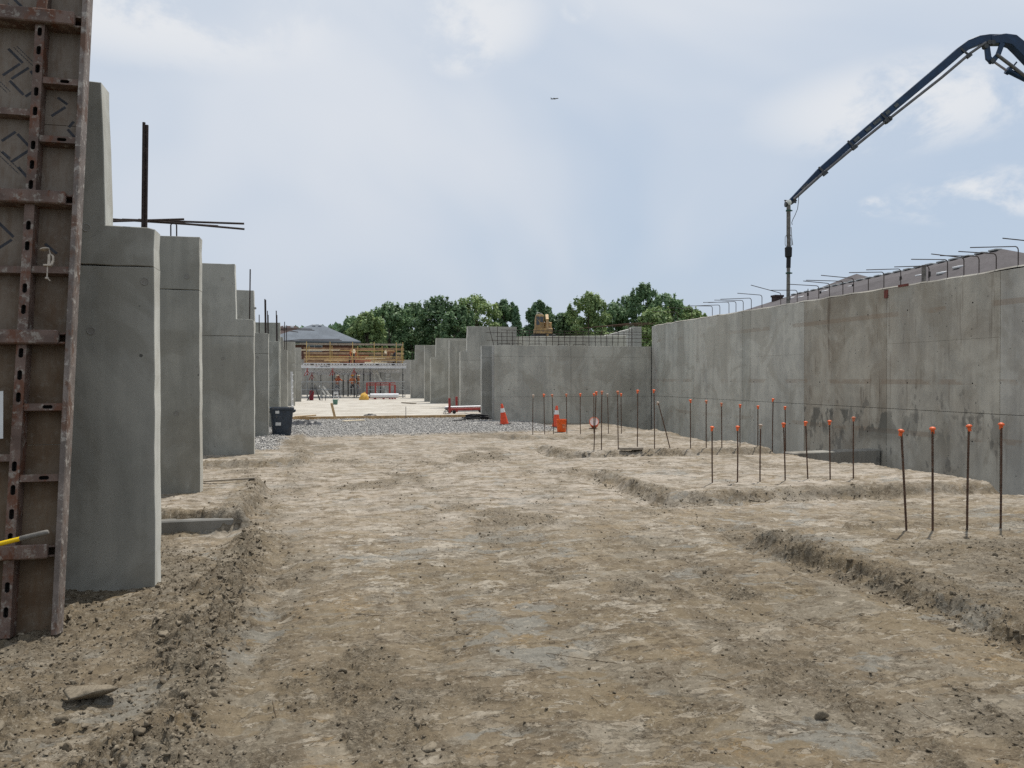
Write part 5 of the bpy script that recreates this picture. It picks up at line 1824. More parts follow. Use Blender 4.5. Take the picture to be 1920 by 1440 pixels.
def person(label, loc, rz, J, top, legs, hat, group='workers on the site'):
    """one skinned figure; J maps joint names to points (facing -y), person's feet at z=0"""
    t = thing('person', label, 'person', loc, (0, 0, rz), group)
    V, E, Rr, seg = [], [], [], []

    def jn(p, r):
        V.append(Vector(p))
        Rr.append(r)
        return len(V) - 1

    def chain(start, pts):
        a = start
        for p, r in pts:
            b = jn(p, r)
            E.append((a, b))
            a = b
        return a
    pel = jn(J['pelvis'], 0.135)
    ch = chain(pel, [(J['waist'], 0.125), (J['chest'], 0.155)])
    nk = chain(ch, [(J['neck'], 0.062), (J['head'], 0.092), (J['crown'], 0.085)])
    for s in ('l', 'r'):
        chain(ch, [(J['sh' + s], 0.075), (J['el' + s], 0.050), (J['wr' + s], 0.034), (J['ha' + s], 0.038)])
        chain(pel, [(J['hip' + s], 0.100), (J['kn' + s], 0.066), (J['an' + s], 0.048), (J['to' + s], 0.042)])
        w, h = Vector(J['wr' + s]), Vector(J['ha' + s])
        d = (h - w).normalized()
        sd = d.cross(Vector((0, 1, 0)))
        if sd.length < .2:
            sd = d.cross(Vector((1, 0, 0)))
        sd.normalize()
        for k, L in enumerate((.075, .085, .08, .062)):
            a = h + d * 0.02 + sd * (-0.033 + 0.022 * k)
            i0 = jn(a, 0.011)
            chain(i0, [(a + d * L * .55, 0.010), (a + d * L * .9 + d.cross(sd) * .02, 0.008)])
        i0 = jn(w + d * .03 + sd * -.03, 0.012)
        chain(i0, [(w + d * .06 + sd * -.06, .011), (w + d * .09 + sd * -.065, .009)])
    me = bpy.data.meshes.new('body')
    me.from_pydata([tuple(v) for v in V], E, [])
    tmp = bpy.data.objects.new('body_tmp', me)
    COL.objects.link(tmp)
    m = tmp.modifiers.new('skin', 'SKIN')
    sv_ = me.skin_vertices[0].data if me.skin_vertices else None
    if sv_ is None:
        me.attributes.new('skin', 'FLOAT', 'POINT')
    for i, r in enumerate(Rr):
        me.skin_vertices[0].data[i].radius = (r, r)
        me.skin_vertices[0].data[i].use_root = False
    # a root for every separate chain
    seen = set()
    adj = {i: [] for i in range(len(V))}
    for a, b in E:
        adj[a].append(b)
        adj[b].append(a)
    for i in range(len(V)):
        if i in seen:
            continue
        me.skin_vertices[0].data[i].use_root = True
        st_ = [i]
        while st_:
            k = st_.pop()
            if k in seen:
                continue
            seen.add(k)
            st_ += adj[k]
    sb = tmp.modifiers.new('sub', 'SUBSURF')
    sb.levels = sb.render_levels = 1
    dg = bpy.context.evaluated_depsgraph_get()
    bme = bpy.data.meshes.new_from_object(tmp.evaluated_get(dg))
    bpy.data.objects.remove(tmp, do_unlink=True)
    bme.name = 'body'
    bme.materials.clear()
    for mm_ in (M_SKIN, top, legs, M_BOOT):
        bme.materials.append(mm_)
    key = {'pelvis': 2, 'waist': 1, 'chest': 1, 'neck': 0, 'head': 0, 'crown': 0}
    for s in ('l', 'r'):
        key.update({'sh' + s: 1, 'el' + s: 1, 'wr' + s: 0, 'ha' + s: 0, 'hip' + s: 2, 'kn' + s: 2, 'an' + s: 3, 'to' + s: 3})
    ks = [(Vector(J[k]), v) for k, v in key.items()]
    for p in bme.polygons:
        c = p.center
        p.material_index = min(ks, key=lambda q: (q[0] - c).length)[1]
        p.use_smooth = True
    o = bpy.data.objects.new('body', bme)
    COL.objects.link(o)
    o.parent = t
    hd, cr = Vector(J['head']), Vector(J['crown'])
    up = (cr - hd).normalized()
    M = Matrix.Translation(hd) @ up.to_track_quat('Z', 'Y').to_matrix().to_4x4()
    mb = MB()
    mb.lathe([(0.150, 0.055), (0.155, 0.062), (0.122, 0.070), (0.118, 0.105), (0.098, 0.155), (0.055, 0.182), (0.0, 0.188)], 14, M)
    mb.build('hard_hat', hat, t, smooth=True)
    fwd = up.cross(Vector((1, 0, 0))).normalized()
    if fwd.y > 0:
        fwd = -fwd
    rt_ = fwd.cross(up)
    mb = MB()
    f0 = hd + fwd * 0.088
    mb.beam(f0 + up * .01, f0 - up * .03 + fwd * .018, 0.02, 0.02)
    for s in (-1, 1):
        mb.box(f0 + rt_ * (.032 * s) + up * .022, (.022, .014, .012))
        mb.box(hd + rt_ * (.092 * s), (.018, .03, .05))
    mb.box(f0 - up * .055, (.045, .012, .012))
    mb.build('face', M_SKIN, t)
    return t


def stand(armL, armR, lean=0.0):
    J = dict(pelvis=(0, 0, .93), waist=(0, -.02 - lean * .3, 1.08), chest=(0, -.03 - lean * .7, 1.30), neck=(0, -.03 - lean, 1.48), head=(0, -.05 - lean * 1.15, 1.60), crown=(0, -.05 - lean * 1.2, 1.70),
             shl=(-.18, -.02 - lean * .9, 1.39), shr=(.18, -.02 - lean * .9, 1.39), hipl=(-.10, 0, .86), hipr=(.10, 0, .86), knl=(-.12, -.04, .48), knr=(.13, .02, .48),
             anl=(-.13, .02, .09), anr=(.15, .10, .09), tol=(-.14, -.14, .04), tor=(.17, -.05, .04))
    J['ell'], J['wrl'], J['hal'] = armL
    J['elr'], J['wrr'], J['har'] = armR
    return J


down_l = [(-.25, 0, 1.10), (-.25, -.08, .85), (-.25, -.10, .77)]
down_r = [(.25, 0, 1.10), (.25, -.08, .85), (.25, -.10, .77)]
person('worker in a pale hard hat reaching out to the right under the deck', (0.92, 63.6, 0.2), R(10), stand([(-.25, -.05, 1.10), (-.12, -.22, 1.0), (-.06, -.26, .98)], [(.34, -.14, 1.26), (.55, -.22, 1.22), (.63, -.24, 1.21)], .1), M_VEST, M_JEANSB, M_HATW)
person('worker in a yellow hard hat, red vest and dark trousers under the deck', (2.16, 64.2, 0.2), R(-25), stand([(-.27, -.1, 1.12), (-.2, -.28, 1.05), (-.16, -.35, 1.05)], [(.27, -.06, 1.12), (.22, -.26, 1.02), (.18, -.33, 1.0)]), M_VEST, M_JEANS, M_HATY)
person('worker in a brown jacket standing right of the yellow hard hat under the deck', (2.50, 63.4, 0.2), R(60), stand([(-.27, 0, 1.10), (-.28, -.1, .86), (-.28, -.12, .78)], [(.28, .05, 1.12), (.34, .0, .88), (.36, -.02, .8)], .04), M_SHIRT, M_JEANSB, M_HATW)
bentJ = dict(pelvis=(0, .18, .80), waist=(0, .02, .90), chest=(0, -.22, .94), neck=(0, -.40, .93), head=(0, -.50, .90), crown=(0, -.59, .88),
             shl=(-.18, -.30, .95), shr=(.18, -.30, .95), ell=(-.22, -.34, .66), wrl=(-.15, -.42, .42), hal=(-.12, -.44, .34), elr=(.22, -.34, .66), wrr=(.15, -.42, .42), har=(.12, -.44, .34),
             hipl=(-.11, .17, .74), hipr=(.11, .17, .74), knl=(-.16, .02, .44), knr=(.17, .05, .44), anl=(-.18, .14, .09), anr=(.2, .16, .09), tol=(-.19, 0, .04), tor=(.21, .02, .04))
person('worker bent double in dark trousers on the deck, left of the middle', (1.95, 59.0, 2.75), R(10), bentJ, M_VEST, M_JEANS, M_HATW)
person('worker bending sideways in a white hard hat on the right of the deck', (5.0, 59.2, 2.75), R(-75), bentJ, M_SHIRT, M_JEANS, M_HATW)

# ------------------------------------------------------------------ houses
HS = thing('house', 'brick house with a grey hip roof behind the deck', 'house', (-0.7, 99, 2.3))
mb = MB(HS.location)
mb.mm(-4.6, 3.4, 95.6, 104.0, 1.8, 6.0)
mb.build('brick_wall', M_BRICK, HS)


def hip_roof(parent, name, e0, e1, r0, r1, mat, thick=0.18):
    """eave rectangle e0..e1 (x,y,z), ridge r0..r1"""
    mb = MB(parent.location)
    x0, y0, z = e0
    x1, y1, _ = e1
    A, B, C_, D = (x0, y0, z), (x1, y0, z), (x1, y1, z), (x0, y1, z)
    low = [(p[0], p[1], p[2] - thick) for p in (A, B, C_, D)]
    along_x = abs(r1[0] - r0[0]) >= abs(r1[1] - r0[1])
    vs = [A, B, C_, D, r0, r1] + low
    if along_x:
        fs = [(0, 1, 5, 4), (1, 2, 5), (2, 3, 4, 5), (3, 0, 4)]
    else:
        fs = [(0, 1, 4), (1, 2, 5, 4), (2, 3, 5), (3, 0, 4, 5)]
    fs += [(0, 6, 7, 1), (1, 7, 8, 2), (2, 8, 9, 3), (3, 9, 6, 0), (6, 9, 8, 7)]
    mb.add(vs, fs)
    return mb.build(name, mat, parent)


rf = hip_roof(HS, 'roof', (-7.4, 94.6, 6.05), (4.15, 105, 6.05), (-1.5, 99.5, 8.35), (-0.5, 99.5, 8.35), M_SHG)
for x in (-1.35, -0.62):
    mb = MB(HS.location)
    mb.box((x, 99.0, 8.22), (0.36, 0.3, 0.2))
    mb.build('roof_vent', M_ALU, rf, bevel=0.03)
mb = MB(HS.location)
mb.mm(-5.0, 3.8, 95.42, 95.58, 5.62, 5.85)
mb.build('fascia', M_ALU, HS)
wnd = MB(HS.location)
wnd.mm(-2.15, -0.35, 95.50, 95.62, 4.85, 5.6)
wo_ = wnd.build('window', M_ALU, HS)
for x0, x1 in ((-2.08, -1.30), (-1.22, -.42)):
    mb = MB(HS.location)
    mb.mm(x0, x1, 95.46, 95.49, 4.92, 5.54)
    mb.build('pane', M_GLASS, wo_)

H2 = thing('house', 'house with a dark brown roof peeking out behind the grey roofed one', 'house', (-5, 116, 2.3))
mb = MB(H2.location)
mb.mm(-9.5, -1.5, 111, 121, 1.8, 7.2)
mb.build('brick_wall', M_BRICK, H2)
r2 = hip_roof(H2, 'roof', (-10.2, 110.3, 7.2), (-0.8, 121.5, 7.2), (-6.0, 115.5, 9.15), (-4.2, 115.5, 9.15), M_SHB)
for x in (-5.6, -4.6):
    mb = MB(H2.location)
    mb.box((x, 114.9, 8.95), (0.45, 0.4, 0.22))
    mb.build('roof_vent', M_ALU, r2, bevel=0.03)

H3 = thing('house', 'long taupe shingled roof of the house rising behind the right wall, with rows of vents', 'house', (33, 38, 2.3))
mb = MB(H3.location)
mb.mm(26.3, 37.5, 25.2, 53.2, 1.8, 4.95)
mb.build('brick_wall', M_BRICK, H3)
r3 = hip_roof(H3, 'roof', (25.3, 24.0, 4.95), (38.5, 54.5, 4.95), (30.0, 29.0, 7.52), (32.2, 49.0, 7.52), M_SHT)
hv = Vector((2.2, 20, 0)).normalized()
for k in range(22):
    c = Vector((30.0, 29.0, 7.55)) + hv * (0.5 + k * 0.9)
    mb = MB(H3.location)
    mb.beam(c - hv * 0.26, c + hv * 0.26, 0.34, 0.09)
    mb.build('ridge_vent', M_STEEL, r3, bevel=0.02)
slope_n = Vector((-1, 0, 0)) * 0.48 + Vector((0, 0, 0.88))


def on_roof(y, t):
    """t = 0 ridge, 1 eave, on the slope facing the pit"""
    rx = 30.0 + (y - 29) * 0.11
    return Vector((rx + (25.3 - rx) * t, y, 7.52 + (4.95 - 7.52) * t))


for (y, t) in ((30.2, .30), (30.8, .38), (32.6, .33), (34.4, .34), (36.4, .25), (37.2, .33), (39.0, .24), (40.3, .30), (42.0, .22), (44.2, .28), (46.1, .22)):
    p = on_roof(y, t)
    mb = MB(H3.location)
    mb.box(p + Vector((-.02, 0, .08)), (0.32, 0.36, 0.10), Euler((0, R(-12), 0)).to_matrix())
    mb.build('roof_vent', M_ALU, r3, bevel=0.02)
for (y, t) in ((31.4, .42), (33.6, .40), (38.1, .34), (41.2, .36), (43.0, .32), (45.0, .34)):
    p = on_roof(y, t)
    mb = MB(H3.location)
    mb.tube([p, p + Vector((0, 0, .32))], 0.055, 8)
    mb.build('vent_pipe', M_BLACK, r3)
mb = MB(H3.location)
mb.mm(31.0, 31.6, 48.9, 49.4, 5.4, 7.5)
mb.mm(30.95, 31.65, 48.85, 49.45, 7.42, 7.55)
mb.build('chimney', M_SHB, r3)
H4 = thing('house', 'taupe roofed house whose peak shows behind the long roof on the right', 'house', (47, 60, 2.3))
mb = MB(H4.location)
mb.mm(41, 52, 53, 70, 1.8, 7.0)
mb.build('brick_wall', M_BRICK, H4)
hip_roof(H4, 'roof', (39.5, 51.5, 7.0), (53.5, 71.5, 7.0), (46.3, 60.2, 11.0), (46.7, 61.6, 11.0), M_SHT)

# ------------------------------------------------------------------ excavator behind the back wall
EX = thing('excavator', 'dusty yellow excavator cab and engine showing above the far walls', 'excavator', (17.2, 60.5, 4.75), (0, 0, R(-12)))
EX.scale = (.74, .74, .74)
for s in (-1, 1):
    mb = MB()
    mb.prism([(-1.2, 0.0), (1.2, 0.0), (1.4, .25), (1.3, .55), (-1.3, .55), (-1.4, .25)], s * .8 - .22, s * .8 + .22)
    mb.build('track', M_STEELD, EX, bevel=0.03)
mb = MB()
mb.mm(-1.0, 1.0, -0.95, 1.1, 0.62, 1.25)
mb.mm(0.1, 0.95, -0.2, 1.1, 1.26, 1.95)
mb.build('upper_body', M_CAT, EX, bevel=0.06)
mb = MB()
mb.prism([(-.92, 1.25), (0.05, 1.25), (0.08, 2.55), (-.05, 2.72), (-.82, 2.72), (-.90, 2.2)], -.9, .5)
cb_ = mb.build('cab', M_CAT, EX, bevel=0.04)
for (x0, x1, z0, z1) in ((-.80, -.45, 1.6, 2.5), (-.38, -.02, 1.9, 2.5)):
    mb = MB()
    mb.mm(x0, x1, -.925, -.905, z0, z1)
    mb.build('window', M_GLASS, cb_)
mb = MB()
mb.beam((-.75, -.93, 2.3), (-.1, -.93, 1.5), 0.04, 0.05)
mb.build('hand_rail', M_CAT, EX)
mb = MB()
mb.sweep([(0.5, .4, 1.2), (0.45, -.2, 2.1), (0.35, -.9, 2.5), (0.3, -2.2, 2.0)], [.35, .5, .45, .3], [.3] * 4, (1, 0, 0))
mb.build('boom', M_CAT, EX)
mb = MB()
mb.tube([(0.45, -.5, 1.9), (0.38, -1.3, 2.3)], 0.07, 8)
mb.build('cylinder', M_ALU, EX)
mb = MB()
mb.sweep([(0.3, -2.2, 2.0), (0.3, -2.6, 1.0), (0.3, -2.4, -.2)], [.3, .26, .2], [.22] * 3, (1, 0, 0))
mb.build('stick', M_CAT, EX)
mb = MB()
mb.prism([(-.25, -.75), (.55, -.75), (.55, 0.1), (.1, .15)], -2.9, -2.1)
mb.build('bucket', M_STEELD, EX)
mb = MB()
mb.beam((-.75, -.5, 2.74), (-.65, -.5, 3.0), 0.05, 0.05)
mb.beam((-.70, -.5, 3.02), (-.1, -.45, 2.80), 0.16, 0.05)
mb.build('mirror_arm', M_ALU, EX)

# ------------------------------------------------------------------ concrete pump boom
O_ = Vector((19.78, 30.26, 9.25))
RT_ = Vector((math.cos(YAW), -math.sin(YAW), 0))
FW_ = Vector((math.sin(YAW), math.cos(YAW), 0))
K = 0.02345


def bp(u, v, c=0.0):
    """metres in the boom's own vertical plane: u to the right, v up, c behind"""
    return O_ + RT_ * (u * K) + Vector((0, 0, v * K)) + FW_ * c


PB = thing('concrete_pump_boom', 'navy concrete pump boom reaching over the right wall with its hose hanging straight down', 'pump boom', tuple(O_))


def pbuild(mb, name, mat, smooth=False, bevel=0.0):
    return mb.build(name, mat, PB, smooth, bevel)


L_ = lambda: MB(PB.location)
mb = L_()
mb.sweep([bp(*p) for p in [(4, 6), (59, 64), (116, 114), (174, 163), (282, 254), (320, 287), (338, 300), (356, 307), (374, 309.5), (396, 309.5), (414, 309)]],
         [.20, .24, .27, .30, .34, .35, .36, .37, .37, .37, .38], [.16, .2, .22, .24, .26, .28, .3, .3, .3, .3, .3], FW_)
a1 = pbuild(mb, 'tip_arm', M_BOOM, False, 0.015)
mb = L_()
mb.sweep([bp(*p, .0) for p in [(376, 307), (402, 309), (418, 306), (432, 294), (470, 256), (560, 165), (690, 35)]], [.34, .42, .46, .50, .54, .58, .6],
         [.36, .38, .4, .4, .42, .44, .46], FW_)
pbuild(mb, 'second_arm', M_BOOM, False, 0.02)
mb = L_()
mb.sweep([bp(*p, .5) for p in [(690, 35), (780, 180), (900, 330)]], [.6, .65, .7], [.5] * 3, FW_)
mb.sweep([bp(*p, 1.0) for p in [(900, 330), (930, 60), (950, -270)]], [.7, .8, .9], [.6] * 3, FW_)
pbuild(mb, 'base_arm', M_BOOM)
mb = L_()
p = bp(950, -270, 1.0)
mb.tube([p, Vector((p.x, p.y, 1.9))], 0.45, 14)
pbuild(mb, 'slewing_post', M_BOOM, True)
# pipes
mb = L_()
mb.tube([bp(8, 9, -.22), bp(59, 55, -.22), bp(116, 103, -.22), bp(174, 150, -.22), bp(282, 235, -.22), bp(335, 280, -.22), bp(364, 300, -.22)], .062, 10)
pbuild(mb, 'delivery_pipe', M_PIPE, True)
mb = L_()
mb.tube([bp(384, 278, -.22), bp(412, 257, -.22), bp(470, 212, -.22), bp(690, 10, -.22)], .075, 10)
pbuild(mb, 'delivery_pipe', M_PIPE, True)
for (u, v, du, dv) in ((176, 164, 7, -9), (114, 113, 6, -8), (60, 64, 5, -7), (322, 287, 10, -12)):
    mb = L_()
    mb.beam(bp(u - 4, v + 6, -.1), bp(u + du, v + dv, -.28), .05, .08)
    mb.beam(bp(u + du - 4, v + dv - 3, -.24), bp(u + du + 4, v + dv + 3.4, -.24), .10, .17)
    pbuild(mb, 'pipe_bracket', M_STEELD)
for (u, v) in ((178, 145), (186, 151)):
    mb = L_()
    d = (bp(1, .82) - bp(0, 0)).normalized()
    mb.tube([bp(u, v + 8, -.22) - d * .05, bp(u, v + 8, -.22) + d * .05], .11, 10)
    pbuild(mb, 'pipe_clamp', M_STEELD, True)
for (u, v, w) in ((164, 155, .40), (184, 172, .22), (126, 122, .30), (200, 185, .20), (30, 33, .35), (148, 141, .3)):
    mb = L_()
    d = (bp(1, .855) - bp(0, 0)).normalized()
    c = bp(u, v, -.142)
    mb.beam(c - d * w / 2, c + d * w / 2, .008, .14, Vector((0, 0, 1)))
    pbuild(mb, 'decal', plain('grey_decal', (0.10, 0.11, 0.115), 0.6, 0, 0.35, 14))
# knee linkage
mb = L_()
mb.sweep([bp(*p, -.17) for p in [(367, 296), (370, 272), (378, 264)]], [.22, .24, .22], [.1] * 3, FW_)
mb.sweep([bp(*p, -.17) for p in [(376, 264), (388, 278), (396, 300)]], [.22, .20, .2], [.1] * 3, FW_)
pbuild(mb, 'knee_link', M_BOOM, False, 0.01)
mb = L_()
for (u, v) in ((370, 300), (364, 293), (376, 266), (377, 300)):
    c = bp(u, v, -.28)
    mb.tube([c, c + FW_ * .2], .10, 12)
pbuild(mb, 'knee_pin', M_STEELD, True)
mb = L_()
mb.tube([bp(380, 268, -.1), bp(412, 246, -.1)], .05, 10)
pbuild(mb, 'cylinder_rod', plain('cylinder_rod', (0.30, 0.27, 0.30), 0.35, 0.3), True)
mb = L_()
mb.tube([bp(406, 251, -.1), bp(412, 248, -.1)], .16, 10)
mb.tube([bp(410, 249, -.1), bp(520, 195, -.1)], .11, 12)
mb.beam(bp(412, 250, -.1), bp(425, 266, -.1), .05, .06)
pbuild(mb, 'hydraulic_cylinder', M_BOOM, True)
# end hose
mb = L_()
mb.lathe([(0.0, -.13), (.08, -.11), (.13, -.02), (.13, .03), (.08, .12), (0, .14)], 14, Matrix.Translation(bp(-1, 3, -.15)) @ Matrix.Rotation(R(0), 4, 'X'))
pbuild(mb, 'elbow', M_WHITE, True)
mb = L_()
c = bp(-6, 1, -.12)
mb.tube([c - RT_ * .02, c + RT_ * .1], .13, 10)
mb.beam(bp(-8, 8, -.1), bp(14, 4, -.1), .06, .05)
mb.beam(bp(4, 2, -.1), bp(14, 9, -.1), .08, .12)
pbuild(mb, 'end_bracket', M_STEELD)
mb = L_()
mb.tube([bp(-1, 0, -.15), bp(-1, -60, -.15), bp(-.5, -62, -.15)], .085, 12)
pbuild(mb, 'end_pipe', M_HOSE, True)
mb = L_()
mb.tube([bp(-.5, -62, -.15), bp(-1, -120, -.15), bp(-1.2, -180, -.15), bp(-1.2, -225, -.13), bp(-1.2, -262, -.1)], [.09, .075, .080, .078, .078], 12)
pbuild(mb, 'end_hose', M_HOSE, True)
mb = L_()
mb.tube([bp(-1, -79, -.15), bp(-1, -80.5, -.15), bp(-1, -97, -.15), bp(-1, -99, -.15)], [.10, .155, .145, .10], 12)
pbuild(mb, 'rubber_sleeve', M_BLACK, True)
mb = L_()
mb.tube([bp(-.5, -99, -.15), bp(-1, -118, -.15)], .095, 12)
pbuild(mb, 'rubber_sleeve', M_BLACK, True)
for v in (-11.5, -128):
    mb = L_()
    mb.tube([bp(-1, v - 1.2, -.15), bp(-1, v + 1.2, -.15)], .115, 12)
    mb.beam(bp(3, v, -.15), bp(6, v, -.15), .06, .05)
    pbuild(mb, 'clamp_ring', M_GREENC, True)
mb = L_()
for s in (-1, 1):
    mb.tube([bp(-1 + s * 3, -56, -.15), bp(-1 + s * 6, -60, -.15), bp(-1 + s * 6.2, -74, -.15), bp(-1 + s * 4, -79, -.15)], .014, 5)
mb.tube([bp(4, -42, -.15), bp(5, -60, -.15), bp(7, -76, -.15)], .016, 5)
pbuild(mb, 'hose_cage', M_STEEL)
mb = L_()
mb.tube([bp(19, 18, -.1), bp(18, 6, -.12), bp(16, -8, -.14), bp(11, -20, -.15), bp(7, -28, -.15), bp(5, -34, -.15), bp(6, -38, -.15)], .014, 5)
pbuild(mb, 'cable', M_BLACK)

# ------------------------------------------------------------------ trees behind the site


def leaf_mat(name, c0, c1):
    m, N, b = new_mat(name, 0.6, 0.25)
    g_ = N.n('ShaderNodeNewGeometry')
    r_ = g_.outputs['Random Per Island']
    pos = g_.outputs['Position']
    info = N.n('ShaderNodeObjectInfo')
    c = N.mix(r_, c0, c1)
    c = N.mix(N.rmap(N.noise(pos, 0.45, 3), 0.35, 0.65, 0, 0.6), c, tuple(x * 0.62 for x in c0))
    c = N.mix(1.0, c, info.outputs['Color'], 'MULTIPLY')
    N.put(b.inputs['Base Color'], c)
    tr = N.n('ShaderNodeBsdfTranslucent')
    N.put(tr.inputs[0], c)
    mx = N.n('ShaderNodeMixShader')
    mx.inputs[0].default_value = 0.22
    out = [n for n in N.nt.nodes if n.type == 'OUTPUT_MATERIAL'][0]
    N.nt.links.new(b.outputs[0], mx.inputs[1])
    N.nt.links.new(tr.outputs[0], mx.inputs[2])
    N.nt.links.new(mx.outputs[0], out.inputs[0])
    return m


M_LEAF = leaf_mat('green_leaves', (0.145, 0.245, 0.125), (0.29, 0.385, 0.18))
M_BARK = plain('bark', (0.09, 0.07, 0.055), 0.9)
TR = [(4.12, 120, 11.13, 2.2), (5.93, 112, 11.15, 2.1), (9.42, 118, 13.17, 2.85), (13.55, 125, 13.94, 2.5), (16.59, 116, 14.19, 2.8), (18.4, 109, 11.9, 1.9),
      (23.08, 120, 15.02, 3.1), (29.5, 128, 15.14, 2.0), (27.69, 112, 12.3, 1.6), (33.3, 122, 13.58, 1.9), (36.35, 130, 15.31, 2.0), (37.14, 120, 12.36, 2.0),
      (41.84, 128, 12.66, 2.2), (40.82, 117, 15.44, 2.85), (48.44, 126, 14.84, 2.7), (53.64, 133, 16.89, 2.8), (53.65, 125, 18.19, 2.5), (54.95, 119, 15.84, 2.75),
      (48.51, 108, 12.4, 2.6), (60.51, 122, 14.19, 2.25), (65.6, 128, 13.9, 1.7), (2.47, 125, 9.81, 1.95)]
tn = np.random.default_rng(5)


def make_tree(x, y, top, r, conifer, seed, label, tint, nleaf=5200):
    rg = np.random.default_rng(seed)
    zb = gz(x, y) - 0.15
    h = top - zb
    t = thing('tree', label, 'tree', (x, y, zb), (0, 0, 0), 'trees in the row behind the site')
    mb = MB()
    mb.tube([(0, 0, 0), (0.05, 0, h * .25), (-.05, .1, h * .55), (0, 0, h * .9)], [.24, .19, .11, .03], 8)
    mb.build('trunk', M_BARK, t, smooth=True)
    lim = MB()
    lobes = []
    if conifer:
        for k in range(16):
            f = k / 15
            rad = r * (1 - f) ** .85 * 0.95 + .15
            for a in range(5):
                an = a * 1.257 + k * .7 + rg.uniform(-.2, .2)
                lobes.append((rad * .55 * math.cos(an), rad * .55 * math.sin(an), h * (.16 + .82 * f), rad * .55 + .12, rad * .55 + .12, .38))
    else:
        nl = 62
        for k in range(nl):
            f = rg.uniform(0.0, 1.0)
            zc_ = h * (0.16 + 0.72 * f)
            env = r * (1.12 if f < .55 else 1.12 * math.sqrt(max(0.06, 1 - ((f - .55) / .5) ** 2)))
            an = rg.uniform(0, 2 * PI)
            d = env * math.sqrt(rg.uniform(.1, 1)) * 1.0
            s = rg.uniform(.55, 1.05) * r * .27
            lobes.append((d * math.cos(an), d * math.sin(an), zc_, s, s, s * rg.uniform(.8, 1.3)))
            if k % 8 == 0:
                lim.tube([(0, 0, zc_ * .55), (d * .5 * math.cos(an), d * .5 * math.sin(an), zc_ * .85), (d * math.cos(an), d * math.sin(an), zc_)], [.09, .06, .02], 5)
        # upright leader shoots give the spiky outline
        for k in range(26):
            an = rg.uniform(0, 2 * PI)
            d = r * .95 * math.sqrt(rg.random())
            hh = h * (1 - .16 * (d / r) ** 2) - rg.uniform(.2, 1.0)
            lobes.append((d * math.cos(an), d * math.sin(an), hh - .55, .30, .30, rg.uniform(.7, 1.3)))
        lobes.append((0, 0, h * .93, r * .3, r * .3, h * .07))
        lim.build('limbs', M_BARK, t, smooth=True)
    lb = np.array(lobes)
    wgt = lb[:, 3] * lb[:, 5]
    idx = rg.choice(len(lb), nleaf, p=wgt / wgt.sum())
    dv = rg.normal(size=(nleaf, 3))
    dv /= np.linalg.norm(dv, axis=1)[:, None]
    rad = rg.uniform(.55, 1.08, nleaf)
    c = lb[idx, :3] + dv * lb[idx, 3:6] * rad[:, None]
    # leaf sprays: two crossed bent faces, roughly facing outward and up
    nrm = dv + rg.normal(size=(nleaf, 3)) * .55 + np.array([0, 0, .35])
    nrm /= np.linalg.norm(nrm, axis=1)[:, None]
    ref = rg.normal(size=(nleaf, 3))
    a = np.cross(nrm, ref)
    a /= np.linalg.norm(a, axis=1)[:, None]
    b = np.cross(nrm, a)
    s = rg.uniform(.13, .30, nleaf)[:, None] * (0.8 if conifer else 1.0)
    v0, v1 = c - a * s * 1.25, c + b * s * .6 - nrm * s * .2
    v2, v3 = c + a * s * 1.25, c - b * s * .6 - nrm * s * .2
    verts = np.stack([v0, v1, v2, v3], 1).reshape(-1, 3)
    q = np.arange(nleaf * 4).reshape(-1, 4)
    o = raw_mesh('crown', verts, q, 4, M_LEAF)
    o.parent = t
    o.color = (*tint, 1)
    return t


TLAB = {}
order = sorted(range(len(TR)), key=lambda k: TR[k][0] / TR[k][1])
NUM = ['first', 'second', 'third', 'fourth', 'fifth', 'sixth', 'seventh', 'eighth', 'ninth', 'tenth', 'eleventh', 'twelfth', 'thirteenth', 'fourteenth', 'fifteenth',
       'sixteenth', 'seventeenth', 'eighteenth', 'nineteenth', 'twentieth', 'twenty first', 'last']
for rank, k in enumerate(order):
    x, y, top, r = TR[k]
    con = k in (8, 9)
    tall = top > 15
    yellowish = k in (6, 13, 18, 20, 1, 19)
    lab = ('dark pointed evergreen tree' if con else ('tall ' if tall else '') + ('bright green' if yellowish else 'dark green') + ' leafy tree') + ' behind the walls, %s from the left' % NUM[rank]
    tint = (0.68, 0.78, 0.85) if con else ((1.25, 1.15, 0.95) if yellowish else tuple(np.array([0.88, 0.93, 0.93]) * tn.uniform(.85, 1.08)))
    make_tree(x, y, top, r * (1.0 if con else 1.22), con, 100 + k, lab, tint, 5000 if con else 7600)

# dense understorey of the wood behind them
n = 22000
wx_ = tn.uniform(-14, 80, n)
wy_ = tn.uniform(127, 140, n) + 0.02 * wx_
hz_ = 7.2 + 2.2 * perlin(wx_ * .13, wx_ * 0, 3) + 1.2 * perlin(wx_ * .45, wy_ * .1, 8)
wz_ = 2.2 + (hz_) * tn.random(n) ** .8
cc = np.stack([wx_, wy_, wz_], -1)
nr_ = tn.normal(size=(n, 3)) * .6 + np.array([0, -1, .5])
nr_ /= np.linalg.norm(nr_, axis=1)[:, None]
aa = np.cross(nr_, tn.normal(size=(n, 3)))
aa /= np.linalg.norm(aa, axis=1)[:, None]
bb = np.cross(nr_, aa)
ss = tn.uniform(.3, .65, n)[:, None]
vv = np.stack([cc - aa * ss, cc + bb * ss * .6, cc + aa * ss, cc - bb * ss * .6], 1).reshape(-1, 3)
wd = raw_mesh('wood_undergrowth', vv, np.arange(n * 4).reshape(-1, 4), 4, M_LEAF)
wd.color = (.72, .8, .85, 1)
setp(wd, 'dense dark green undergrowth filling the gaps between the far trees', 'undergrowth', None, 'stuff')

